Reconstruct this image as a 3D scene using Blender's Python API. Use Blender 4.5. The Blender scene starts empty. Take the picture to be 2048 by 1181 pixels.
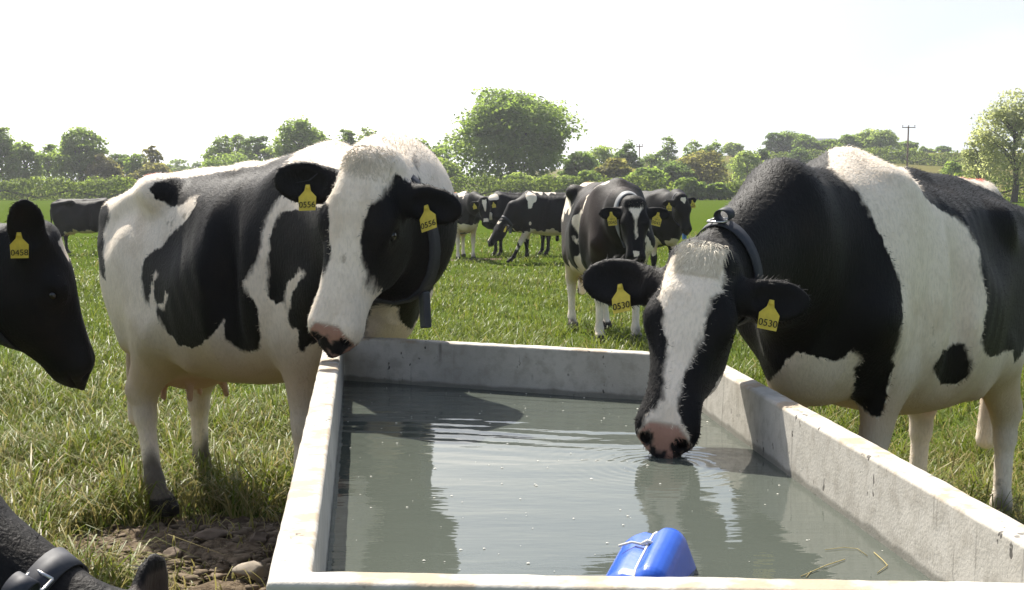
import bpy, bmesh, math, random
import numpy as np
import openvdb
from mathutils import Vector, Matrix
from mathutils.bvhtree import BVHTree

R = math.radians
scene = bpy.context.scene
COL = scene.collection
random.seed(7)
rng = np.random.default_rng(7)

# ------------------------------------------------------------------ camera
CAM_H, F, HOR = 1.38, 2700.0, 372.0
PITCH = math.atan((590.5 - HOR) / F)
cam_d = bpy.data.cameras.new("camera")
cam_d.sensor_width = 36.0
cam_d.lens = F / 2048 * 36
cam_d.clip_start = 0.05
cam_d.clip_end = 9000
cam = bpy.data.objects.new("camera", cam_d)
COL.objects.link(cam)
cam.location = (0, 0, CAM_H)
cam.rotation_euler = (R(90) - PITCH, 0, 0)
scene.camera = cam

# ------------------------------------------------------------------ sky, sun, exposure
SUN_EL, SUN_AZ = R(51), R(25)          # azimuth measured to the left of the view
S_DIR = Vector((-math.sin(SUN_AZ) * math.cos(SUN_EL), math.cos(SUN_AZ) * math.cos(SUN_EL), math.sin(SUN_EL)))
VEIL, SKY_STR, EXPO = 8.6, 0.086, 1.16
world = bpy.data.worlds.new("World")
scene.world = world
world.use_nodes = True
wn, wl = world.node_tree.nodes, world.node_tree.links
wn.clear()
w_out = wn.new("ShaderNodeOutputWorld")
w_bg = wn.new("ShaderNodeBackground")
w_sky = wn.new("ShaderNodeTexSky")
w_sky.sky_type = 'NISHITA'
w_sky.sun_disc = False
w_sky.sun_elevation = SUN_EL
w_sky.sun_rotation = -SUN_AZ
w_sky.air_density = 1.0
w_sky.dust_density = 2.6
w_sky.ozone_density = 1.0
# thin bright cloud veil low in the sky, thicker on the side of the sun
tc = wn.new("ShaderNodeTexCoord")
mp = wn.new("ShaderNodeMapping")
mp.inputs['Scale'].default_value = (1.0, 1.0, 3.5)
nz = wn.new("ShaderNodeTexNoise")
nz.inputs['Scale'].default_value = 3.0
nz.inputs['Detail'].default_value = 6
sx = wn.new("ShaderNodeSeparateXYZ")
def w_range(src, a, b, c, d):
    m = wn.new("ShaderNodeMapRange"); m.interpolation_type = 'SMOOTHSTEP'
    for i, q in enumerate((a, b, c, d)): m.inputs[i + 1].default_value = q
    wl.new(src, m.inputs[0]); return m.outputs[0]
def w_math(op, a, b):
    m = wn.new("ShaderNodeMath"); m.operation = op; m.use_clamp = True
    wl.new(a, m.inputs[0]); wl.new(b, m.inputs[1]); return m.outputs[0]
wl.new(tc.outputs['Generated'], mp.inputs['Vector'])
wl.new(mp.outputs[0], nz.inputs['Vector'])
wl.new(tc.outputs['Generated'], sx.inputs[0])
side = w_range(sx.outputs['X'], -0.22, 0.32, 1.0, 0.0)
puff = w_range(nz.outputs[0], 0.42, 0.68, 0.0, 0.35)
low = w_range(sx.outputs['Z'], 0.12, 0.32, 1.0, 0.16)
front = w_range(sx.outputs['Y'], -0.4, 0.6, 0.45, 1.0)
veil = w_math('MULTIPLY', low, front)
tone = w_math('ADD', side, puff)
vc = wn.new("ShaderNodeMix"); vc.data_type = 'RGBA'
vc.inputs[6].default_value = (4.35, 4.75, 4.95, 1)
vc.inputs[7].default_value = (VEIL, VEIL * .985, VEIL * .94, 1)
wl.new(tone, vc.inputs[0])
mx = wn.new("ShaderNodeMix"); mx.data_type = 'RGBA'
wl.new(vc.outputs[2], mx.inputs[7])
wl.new(veil, mx.inputs[0])
wl.new(w_sky.outputs[0], mx.inputs[6])
wl.new(mx.outputs[2], w_bg.inputs['Color'])
w_bg.inputs['Strength'].default_value = SKY_STR
wl.new(w_bg.outputs[0], w_out.inputs['Surface'])

sun_d = bpy.data.lights.new("sun", 'SUN')
sun_d.energy = 4.6
sun_d.angle = R(0.5)
sun_d.color = (1.0, 0.95, 0.86)
sun = bpy.data.objects.new("sun", sun_d)
COL.objects.link(sun)
sun.rotation_euler = S_DIR.to_track_quat('Z', 'Y').to_euler()

scene.view_settings.view_transform = 'Standard'
scene.view_settings.look = 'None'
scene.view_settings.exposure = EXPO
scene.view_settings.gamma = 1.0
scene.view_settings.use_curve_mapping = False

# ------------------------------------------------------------------ placing helpers
CP, SP = math.cos(PITCH), math.sin(PITCH)
def ray(u, v):
    a, b = u - 1024.0, 590.5 - v
    return Vector((a, F * CP + b * SP, b * CP - F * SP))
def at(u, v, Y):                       # point of the photograph's pixel at distance Y
    d = ray(u, v)
    return Vector((0, 0, CAM_H)) + d * (Y / d.y)
def on(u, v, z):                       # ... at height z
    d = ray(u, v)
    return Vector((0, 0, CAM_H)) + d * ((z - CAM_H) / d.z)

def tag(o, label=None, cat=None, group=None, kind=None):
    if label: o['label'] = label
    if cat: o['category'] = cat
    if group: o['group'] = group
    if kind: o['kind'] = kind
    return o
def empty(name, loc=(0, 0, 0), rz=0.0):
    o = bpy.data.objects.new(name, None)
    o.empty_display_size = 0.2
    COL.objects.link(o); o.location = loc; o.rotation_euler = (0, 0, rz)
    return o
def smooth(me):
    me.polygons.foreach_set('use_smooth', [True] * len(me.polygons))
def link(name, me, mat, parent=None):
    o = bpy.data.objects.new(name, me)
    if mat is not None: me.materials.append(mat)
    COL.objects.link(o)
    if parent is not None: o.parent = parent
    return o
def np_mesh(name, V, faces, sm=False):
    """V (n,3); faces list of (k,3)/(k,4) index arrays"""
    me = bpy.data.meshes.new(name)
    V = np.asarray(V, dtype=np.float32)
    me.vertices.add(len(V)); me.vertices.foreach_set('co', V.ravel())
    idx = np.concatenate([np.asarray(f, dtype=np.int32).ravel() for f in faces if len(f)])
    tot = np.concatenate([np.full(len(f), np.asarray(f).shape[1], dtype=np.int32) for f in faces if len(f)])
    st = np.concatenate([[0], np.cumsum(tot)[:-1]]).astype(np.int32)
    me.loops.add(len(idx)); me.loops.foreach_set('vertex_index', idx)
    me.polygons.add(len(tot)); me.polygons.foreach_set('loop_start', st)
    me.polygons.foreach_set('loop_total', tot)
    me.update(calc_edges=True)
    if sm: me.polygons.foreach_set('use_smooth', np.ones(len(tot), dtype=bool))
    me.validate()
    return me
def fattr(me, name, arr):
    a = me.attributes.new(name, 'FLOAT', 'POINT'); a.data.foreach_set('value', np.asarray(arr, dtype=np.float32))
def cattr(me, name, arr):
    a = me.attributes.new(name, 'FLOAT_COLOR', 'POINT'); a.data.foreach_set('color', np.asarray(arr, dtype=np.float32).ravel())

class MB:                              # collects tubes and bars into one mesh
    def __init__(s): s.v = []; s.f = []
    def tube(s, pts, rad, n=8, cap=True):
        pts = [Vector(p) for p in pts]
        if not hasattr(rad, '__len__'): rad = [rad] * len(pts)
        b = len(s.v)
        up = None
        for i, p in enumerate(pts):
            t = (pts[min(i + 1, len(pts) - 1)] - pts[max(i - 1, 0)]).normalized()
            if up is None:
                up = Vector((0, 0, 1)) if abs(t.z) < .9 else Vector((1, 0, 0))
            a = t.cross(up).normalized(); c = a.cross(t).normalized(); up = c
            for k in range(n):
                w = 2 * math.pi * k / n
                s.v.append(p + (a * math.cos(w) + c * math.sin(w)) * rad[i])
        for i in range(len(pts) - 1):
            for k in range(n):
                k2 = (k + 1) % n
                s.f.append((b + i * n + k, b + i * n + k2, b + (i + 1) * n + k2, b + (i + 1) * n + k))
        if cap:
            s.f.append(tuple(b + k for k in range(n))[::-1])
            s.f.append(tuple(b + (len(pts) - 1) * n + k for k in range(n)))
    def box(s, c, size, M=None):
        b = len(s.v)
        for dx in (-.5, .5):
            for dy in (-.5, .5):
                for dz in (-.5, .5):
                    p = Vector((dx * size[0], dy * size[1], dz * size[2]))
                    s.v.append(Vector(c) + (M @ p if M is not None else p))
        for f in ((0, 1, 3, 2), (4, 6, 7, 5), (0, 4, 5, 1), (2, 3, 7, 6), (0, 2, 6, 4), (1, 5, 7, 3)):
            s.f.append(tuple(b + i for i in f))
    def build(s, name, mat, parent=None, sm=True, bevel=0):
        me = bpy.data.meshes.new(name)
        me.from_pydata([tuple(v) for v in s.v], [], s.f); me.update()
        if sm: smooth(me)
        o = link(name, me, mat, parent)
        if bevel:
            m = o.modifiers.new('bevel', 'BEVEL'); m.width = bevel; m.segments = 2; m.limit_method = 'ANGLE'
        return o

# ------------------------------------------------------------------ material helpers
class NT:
    def __init__(s, name):
        s.m = bpy.data.materials.new(name); s.m.use_nodes = True
        s.n = s.m.node_tree.nodes; s.l = s.m.node_tree.links
        s.b = s.n['Principled BSDF']
    def new(s, t, **kw):
        x = s.n.new(t)
        for k, v in kw.items(): setattr(x, k, v)
        return x
    def link(s, a, b): s.l.new(a, b)
    def val(s, node, **kw):
        for k, v in kw.items(): node.inputs[k].default_value = v
        return node
    def noise(s, vec, scale, detail=4, rough=.55, dist=0):
        x = s.new('ShaderNodeTexNoise')
        x.inputs['Scale'].default_value = scale; x.inputs['Detail'].default_value = detail
        x.inputs['Roughness'].default_value = rough; x.inputs['Distortion'].default_value = dist
        if vec is not None: s.link(vec, x.inputs['Vector'])
        return x.outputs['Fac']
    def ramp(s, fac, stops, interp='LINEAR'):
        x = s.new('ShaderNodeValToRGB'); x.color_ramp.interpolation = interp
        e = x.color_ramp.elements
        while len(e) < len(stops): e.new(.5)
        for i, (p, c) in enumerate(stops):
            e[i].position = p; e[i].color = (*c, 1) if len(c) == 3 else c
        s.link(fac, x.inputs[0]); return x.outputs[0]
    def rng(s, fac, a, b, c, d, smooth=True):
        x = s.new('ShaderNodeMapRange', interpolation_type='SMOOTHSTEP' if smooth else 'LINEAR')
        for i, q in enumerate((a, b, c, d)): x.inputs[i + 1].default_value = q
        s.link(fac, x.inputs[0]); return x.outputs[0]
    def mix(s, fac, a, b, mode='MIX'):
        x = s.new('ShaderNodeMix', data_type='RGBA', blend_type=mode)
        for i, q in ((0, fac), (6, a), (7, b)):
            if hasattr(q, 'is_linked'): s.link(q, x.inputs[i])
            elif i == 0: x.inputs[0].default_value = q
            else: x.inputs[i].default_value = (*q, 1)
        return x.outputs[2]
    def math(s, op, a, b=None, clamp=False):
        x = s.new('ShaderNodeMath', operation=op); x.use_clamp = clamp
        for i, q in enumerate((a, b)):
            if q is None: continue
            if hasattr(q, 'is_linked'): s.link(q, x.inputs[i])
            else: x.inputs[i].default_value = q
        return x.outputs[0]
    def bump(s, h, strength=.3, dist=.01):
        x = s.new('ShaderNodeBump'); x.inputs['Strength'].default_value = strength
        x.inputs['Distance'].default_value = dist
        s.link(h, x.inputs['Height']); s.link(x.outputs[0], s.b.inputs['Normal'])
    def obj(s): return s.new('ShaderNodeTexCoord').outputs['Object']
    def pos(s): return s.new('ShaderNodeNewGeometry').outputs['Position']
    def attr(s, name): return s.new('ShaderNodeAttribute', attribute_name=name)
    def mapping(s, vec, sc):
        x = s.new('ShaderNodeMapping'); x.inputs['Scale'].default_value = sc
        s.link(vec, x.inputs[0]); return x.outputs[0]
    def base(s, c): s._set('Base Color', c)
    def _set(s, k, c):
        if hasattr(c, 'is_linked'): s.link(c, s.b.inputs[k])
        elif hasattr(c, '__len__'): s.b.inputs[k].default_value = (*c, 1)
        else: s.b.inputs[k].default_value = c
def plain(name, c, rough=.5, spec=.5, metal=0, var=.12, scale=40):
    t = NT(name)
    n = t.noise(t.obj(), scale, 4)
    t.base(t.mix(n, tuple(q * (1 - var) for q in c), tuple(min(1, q * (1 + var)) for q in c)))
    t.b.inputs['Roughness'].default_value = rough
    t.b.inputs['Specular IOR Level'].default_value = spec
    t.b.inputs['Metallic'].default_value = metal
    return t.m
# ================================================================== COWS
def smoothstep(x): x = np.clip(x, 0, 1); return x * x * (3 - 2 * x)
def V3(p): return np.array(p, dtype=np.float64)
def nrm(v): v = V3(v); return v / np.linalg.norm(v)

class Field:                            # signed distance grid, blended part by part
    def __init__(s, lo, hi, vox):
        s.lo = V3(lo); s.vox = vox
        s.n = np.ceil((V3(hi) - s.lo) / vox).astype(int) + 1
        s.a = np.full(s.n, .25, dtype=np.float32)
    def block(s, lo, hi):
        i0 = np.clip(np.floor((V3(lo) - s.lo) / s.vox).astype(int), 0, s.n)
        i1 = np.clip(np.ceil((V3(hi) - s.lo) / s.vox).astype(int) + 1, 0, s.n)
        ax = [(s.lo[k] + s.vox * np.arange(i0[k], i1[k])).astype(np.float32) for k in range(3)]
        return (slice(i0[0], i1[0]), slice(i0[1], i1[1]), slice(i0[2], i1[2])), ax[0][:, None, None], ax[1][None, :, None], ax[2][None, None, :]
    def add(s, fn, lo, hi, k):
        m = k + .03
        sl, x, y, z = s.block(V3(lo) - m, V3(hi) + m)
        b = s.a[sl]
        if b.size == 0: return
        d = fn(x, y, z)
        h = np.clip(.5 + .5 * (d - b) / k, 0, 1)
        s.a[sl] = d + (b - d) * h - k * h * (1 - h)
    def cut(s, fn, lo, hi, k):
        sl, x, y, z = s.block(V3(lo) - k - .02, V3(hi) + k + .02)
        b = s.a[sl]
        if b.size == 0: return
        d = -fn(x, y, z)
        h = np.clip(.5 - .5 * (d - b) / k, 0, 1)
        s.a[sl] = d + (b - d) * h + k * h * (1 - h)
    def ell(s, c, r, k=.05, M=None, cut=False):
        c, r = V3(c), V3(r)
        def fn(x, y, z):
            X, Y, Z = x - c[0], y - c[1], z - c[2]
            if M is not None:
                X, Y, Z = (X * M[0][0] + Y * M[0][1] + Z * M[0][2], X * M[1][0] + Y * M[1][1] + Z * M[1][2], X * M[2][0] + Y * M[2][1] + Z * M[2][2])
            return (np.sqrt((X / r[0]) ** 2 + (Y / r[1]) ** 2 + (Z / r[2]) ** 2) - 1) * r.min()
        q = r.max() if M is not None else r
        (s.cut if cut else s.add)(fn, c - q, c + q, k)
    def bone(s, A, B, ra, rb, side=(0, 1, 0), k=.05, flat=None):
        A, B = V3(A), V3(B)
        L = np.linalg.norm(B - A); u = (B - A) / L
        sd = V3(side); sd = nrm(sd - sd.dot(u) * u); p = np.cross(u, sd)
        def fn(x, y, z):
            X, Y, Z = x - A[0], y - A[1], z - A[2]
            al = X * u[0] + Y * u[1] + Z * u[2]
            t = np.clip(al / L, 0, 1)
            ds = X * sd[0] + Y * sd[1] + Z * sd[2]
            dp = X * p[0] + Y * p[1] + Z * p[2]
            rs = ra[0] + (rb[0] - ra[0]) * t; rp = ra[1] + (rb[1] - ra[1]) * t
            mn = np.minimum(rs, rp)
            return (np.sqrt((ds / rs) ** 2 + (dp / rp) ** 2 + ((al - t * L) / mn) ** 2) - 1) * mn
        q = max(*ra, *rb)
        s.add(fn, np.minimum(A, B) - q, np.maximum(A, B) + q, k)
    def mesh(s):
        g = openvdb.FloatGrid(.25)
        g.copyFromArray(s.a)
        P, T, Q = (list(g.convertToPolygons(0.0, 0.0)) + [None])[:3]
        return P.astype(np.float64) * s.vox + s.lo, T, Q

TRUNK = np.array([  # x, ztop, zbot, halfwidth
    (-1.45, 1.22, 1.02, .05), (-1.40, 1.33, .88, .13), (-1.30, 1.38, .74, .20), (-1.15, 1.415, .68, .25), (-1.0, 1.425, .64, .275),
    (-.82, 1.435, .585, .31), (-.6, 1.425, .55, .355), (-.38, 1.42, .55, .37), (-.15, 1.43, .585, .325), (.02, 1.445, .63, .275),
    (.16, 1.35, .66, .23), (.28, 1.20, .71, .18), (.36, 1.08, .80, .10)])

def head_frame(H):
    a = nrm(H['axis']); n = V3(H['normal']); n = nrm(n - n.dot(a) * a)
    s = np.cross(n, a)                   # towards the cow's own left
    return a, n, s
HEAD = np.array([   # along, n top, n bottom, half width
    (-.05, -.02, -.15, .05), (0, .014, -.18, .078), (.06, .032, -.215, .099), (.13, .038, -.245, .116), (.20, .030, -.255, .126), (.26, .018, -.25, .110),
    (.33, .006, -.215, .088), (.41, .000, -.182, .080), (.47, -.003, -.168, .087), (.515, -.012, -.162, .093), (.55, -.028, -.152, .084), (.58, -.052, -.130, .052)])

def build_field(S, vox):
    pts = [V3(q[:3]) for q in S['neck']]
    H = S['head']; hp = V3(H['poll']); a, n, s = head_frame(H); hs = H.get('scale', 1.0)
    tip = hp + a * .58 * hs
    allp = np.array(pts + [hp, tip, hp + s * .36 * hs - n * .1, hp - s * .36 * hs - n * .1, hp - n * .28 * hs + a * .2])
    lo = np.minimum(allp.min(0) - .08, [-1.62, -.46, -.02]); hi = np.maximum(allp.max(0) + .10, [.5, .46, 1.55])
    f = Field(lo, hi, vox)
    T = TRUNK
    def trunk(x, y, z):
        xc = np.clip(x, T[0, 0], T[-1, 0])
        zt = np.interp(xc, T[:, 0], T[:, 1]); zb = np.interp(xc, T[:, 0], T[:, 2]); w = np.interp(xc, T[:, 0], T[:, 3])
        c = zb + (zt - zb) * .46
        h = np.where(z > c, zt - c, c - zb)
        pw = np.where(z > c, 2.15, 2.5)
        q = (np.abs(y) / w) ** pw + (np.abs(z - c) / h) ** pw
        rr = np.minimum(w, (zt - zb) / 2)
        ex = np.abs(x - xc)
        d = (q ** (1 / pw) - 1) * rr
        d = np.where(ex > 0, np.sqrt(np.maximum(d, 0) ** 2 + ex ** 2) + np.minimum(d, 0), d)
        rib = (.0016 * np.sin((x + .35 * z) * 2 * np.pi / .09 + 1.2 * np.sin(z * 7)) + .004 * np.sin(x * 9 + 2 * z) * np.sin(z * 8 + y * 3)) * smoothstep((x + .75) / .2) * smoothstep((-.05 - x) / .2) * smoothstep((z - .75) / .2)
        return d + rib
    f.add(trunk, (-1.5, -.42, .5), (.42, .42, 1.5), .06)
    f.bone((.04, 0, 1.43), (-.5, 0, 1.395), (.05, .05), (.05, .045), k=.08)
    f.bone((-.5, 0, 1.40), (-1.22, 0, 1.405), (.05, .04), (.06, .04), k=.08)
    for q in (1, -1):
        hk = S.get('hook', 0.0)
        f.ell((-.84, q * .235, 1.36 - hk), (.055, .04, .04), .09)
        f.ell((-1.36, q * .115, 1.285), (.06, .045, .055), .06)
        f.bone((-.84, q * .22, 1.36 - hk), (-1.34, q * .12, 1.28), (.06, .06), (.05, .05), k=.1)
        f.ell((-.64, q * .375, 1.22), (.13, .078, .125), .10, cut=True)
        f.ell((-1.06, q * .305, 1.28), (.14, .070, .075), .07, cut=True)
        f.ell((-.27, q * .315, .98), (.04, .034, .26), .09, cut=True)
        f.bone((-.78, q * .27, .78), (-.62, q * .26, .66), (.03, .05), (.02, .03), k=.08)
        f.bone((-.05, q * .155, 1.33), (.19, q * .205, .93), (.075, .11), (.085, .10), k=.09)
        # rear leg
        ox, oy = S['feet'][('hl' if q > 0 else 'hr')]
        def L(x, y, z, top=.95): t = max(0, 1 - z / top); return (x + ox * t, q * y + oy * t, z)
        f.bone((-1.1, q * .15, 1.1), L(-.88, .225, .78), (.12, .24), (.085, .14), k=.09)
        f.bone((-1.31, q * .125, 1.15), L(-1.2, .16, .74), (.095, .11), (.06, .08), k=.09)
        f.bone(L(-.92, .205, .78), L(-1.17, .17, .52), (.092, .15), (.055, .080), k=.06)
        f.bone(L(-1.17, .17, .60), L(-1.215, .17, .51), (.022, .025), (.034, .035), k=.05)
        f.bone(L(-1.175, .17, .53), L(-1.17, .17, .40), (.050, .076), (.040, .052), k=.03)
        f.bone(L(-1.17, .17, .42), L(-1.155, .17, .14), (.037, .046), (.034, .040), k=.03)
        f.ell(L(-1.15, .17, .135), (.042, .038, .045), .03)
        f.bone(L(-1.15, .17, .12), L(-1.10, .17, .06), (.036, .034), (.044, .042), k=.02)
        f.bone(L(-1.11, .17, .055), L(-1.06, .17, .025), (.056, .048), (.052, .032), k=.015)
        # fore leg
        ox, oy = S['feet'][('fl' if q > 0 else 'fr')]
        def L(x, y, z, top=.85): t = max(0, 1 - z / top); return (x + ox * t, q * y + oy * t, z)
        f.bone((.17, q * .19, .92), L(-.02, .185, .73), (.085, .11), (.07, .10), k=.07)
        f.bone(L(-.01, .185, .74), L(.02, .17, .45), (.066, .092), (.047, .056), k=.06)
        f.ell(L(.028, .17, .405), (.05, .045, .055), .04)
        f.bone(L(.022, .17, .38), L(.018, .17, .14), (.036, .043), (.033, .037), k=.03)
        f.ell(L(.018, .17, .13), (.042, .038, .045), .03)
        f.bone(L(.02, .17, .12), L(.06, .17, .06), (.036, .034), (.044, .042), k=.02)
        f.bone(L(.055, .17, .055), L(.10, .17, .025), (.058, .048), (.052, .032), k=.015)
    # brisket, udder, tail
    if S.get('brisket', 1): f.ell((.22, 0, .76), (.15, .12, .13), .10)
    if S.get('udder', 1):
        f.ell((-1.0, 0, .635), (.24, .165, .13), .06)
        for tx in (-.90, -1.10):
            for q in (1, -1): f.bone((tx, q * .085, .535), (tx + .01, q * .095, .475), (.018, .018), (.012, .012), k=.015)
    tw = S.get('tail', 0)
    f.bone((-1.2, 0, 1.405), (-1.42, 0, 1.34), (.055, .045), (.038, .035), k=.05)
    f.bone((-1.42, 0, 1.34), (-1.485, tw * .3, 1.15), (.034, .034), (.028, .028), k=.02)
    f.bone((-1.485, tw * .3, 1.15), (-1.475, tw, .68), (.028, .028), (.016, .016), k=.015)
    f.bone((-1.475, tw, .68), (-1.46, tw, .36), (.028, .028), (.045, .045), k=.03)
    # neck
    nk = S['neck']
    for i in range(len(nk) - 1):
        A, B = nk[i], nk[i + 1]
        dirn = nrm(V3(B[:3]) - V3(A[:3]))
        sd = np.cross((0, 0, 1), dirn) if abs(dirn[2]) < .95 else (0, 1, 0)
        f.bone(A[:3], B[:3], (A[4], A[3]), (B[4], B[3]), side=sd, k=.11 if i == 0 else .07)
    # head
    M = (tuple(a), tuple(n), tuple(s))
    HT = HEAD * hs
    HT[:, 2] *= np.interp(HEAD[:, 0], [.0, .15, .36, .50], [1, H.get('jaw', 1.0), H.get('jaw', 1.0), 1 + .4 * (H.get('jaw', 1.0) - 1)])
    def loft(x, y, z):
        X, Y, Z = x - hp[0], y - hp[1], z - hp[2]
        A = X * a[0] + Y * a[1] + Z * a[2]; N = X * n[0] + Y * n[1] + Z * n[2]; W = np.abs(X * s[0] + Y * s[1] + Z * s[2])
        Ac = np.clip(A, HT[0, 0], HT[-1, 0])
        nt = np.interp(Ac, HT[:, 0], HT[:, 1]); nb = np.interp(Ac, HT[:, 0], HT[:, 2]); w = np.interp(Ac, HT[:, 0], HT[:, 3])
        c = nt + (nb - nt) * .36
        h = np.where(N > c, nt - c, c - nb)
        pw = np.where(N > c, 2.9, 2.2)
        w2 = np.where(N < c, w * (1 - .38 * np.clip((c - N) / np.maximum(c - nb, .01), 0, 1) ** 1.5), w)
        d = (((W / w2) ** pw + (np.abs(N - c) / h) ** pw) ** (1 / pw) - 1) * np.minimum(w, (nt - nb) / 2)
        ex = np.abs(A - Ac)
        return np.where(ex > 0, np.sqrt(np.maximum(d, 0) ** 2 + ex ** 2) + np.minimum(d, 0), d)
    f.head_fns = [loft]
    cc = hp + a * .27 * hs - n * .1 * hs
    f.add(loft, cc - .36 * hs, cc + .36 * hs, .05)
    def P(al, nn, ss): return hp + (a * al + n * nn + s * ss) * hs
    f.ell(P(-.005, -.03, 0), V3((.05, .06, .085)) * hs, .05, M)
    for q in (1, -1):
        f.ell(P(.195, -.030, q * .106), V3((.050, .036, .030)) * hs, .035, M)               # orbit
        f.ell(P(.21, -.045, q * .134), V3((.024, .016, .016)) * hs, .014, M, cut=True)     # eye socket
        f.ell(P(.26, -.165, q * .068), V3((.10, .07, .035)) * hs, .05, M)                    # cheek
        f.ell(P(.515, -.05, q * .045), V3((.040, .035, .032)) * hs, .03, M)                 # nostril wing
        f.ell(P(.545, -.055, q * .050), V3((.026, .022, .016)) * hs, .014, M, cut=True)     # nostril
        # ear
        e = S['ears'][0 if q > 0 else 1]                                                    # (dir in a,n,s), cup normal
        d = nrm(a * e[0][0] + n * e[0][1] + s * e[0][2]); cn = V3(a * e[1][0] + n * e[1][1] + s * e[1][2]); cn = nrm(cn - cn.dot(d) * d)
        wv = np.cross(d, cn)
        base = P(.075, -.085, q * .090)
        El = e[2] * hs
        ME = (tuple(d), tuple(cn), tuple(wv))
        f.bone(base - d * .03, base + d * .07 * hs, (.035 * hs, .035 * hs), (.034 * hs, .042 * hs), side=cn, k=.03)
        def earfn(x, y, z, c=base + d * El * .6, M3=ME, r3=(El * .46, .03 * hs, El * .285)):
            X, Y, Z = x - c[0], y - c[1], z - c[2]
            return (np.sqrt(sum(((X * m[0] + Y * m[1] + Z * m[2]) / r) ** 2 for m, r in zip(M3, r3))) - 1) * r3[1]
        f.head_fns.append(earfn)
        f.ell(base + d * El * .60, V3((El * .46, .024 * hs, El * .285)), .03, ME)
        f.ell(base + d * El * .64 + cn * .024 * hs, V3((El * .34, .020 * hs, El * .19)), .012, ME, cut=True)
    f.ell(P(.535, -.108, 0), V3((.055, .006, .09)) * hs, .012, M, cut=True)                 # mouth line
    def ground(x, y, z): return z + 0 * x + 0 * y
    f.cut(ground, (-1.6, -.6, -.05), (.6, .6, .0), .012)
    return f

def poly_sd(P, poly):                   # signed distance to a polygon, inside positive
    poly = np.asarray(poly, dtype=np.float64); n = len(poly)
    best = np.full(len(P), 1e9); ins = np.zeros(len(P), dtype=bool)
    for i in range(n):
        A, B = poly[i], poly[(i + 1) % n]
        e = B - A; w = P - A
        t = np.clip((w @ e) / max(e @ e, 1e-12), 0, 1)
        dd = w - t[:, None] * e
        best = np.minimum(best, (dd * dd).sum(1))
        if A[1] != B[1]:
            c = ((A[1] > P[:, 1]) != (B[1] > P[:, 1])) & (P[:, 0] < (B[0] - A[0]) * (P[:, 1] - A[1]) / (B[1] - A[1]) + A[0])
            ins ^= c
    d = np.sqrt(best)
    return np.where(ins, d, -d)
def plane_basis(nv):
    nv = nrm(nv); e1 = nrm(np.cross((0, 0, 1), nv)); e2 = np.cross(nv, e1)
    return e1, e2
def vert_normals(V, T, Q):
    N = np.zeros_like(V)
    for fs in (T, Q):
        if fs is None or len(fs) == 0: continue
        a, b, c = V[fs[:, 0]], V[fs[:, 1]], V[fs[:, -1]]
        n = np.cross(b - a, c - a)
        for k in range(fs.shape[1]): np.add.at(N, fs[:, k], n)
    return N / np.maximum(np.linalg.norm(N, axis=1, keepdims=True), 1e-12)

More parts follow.
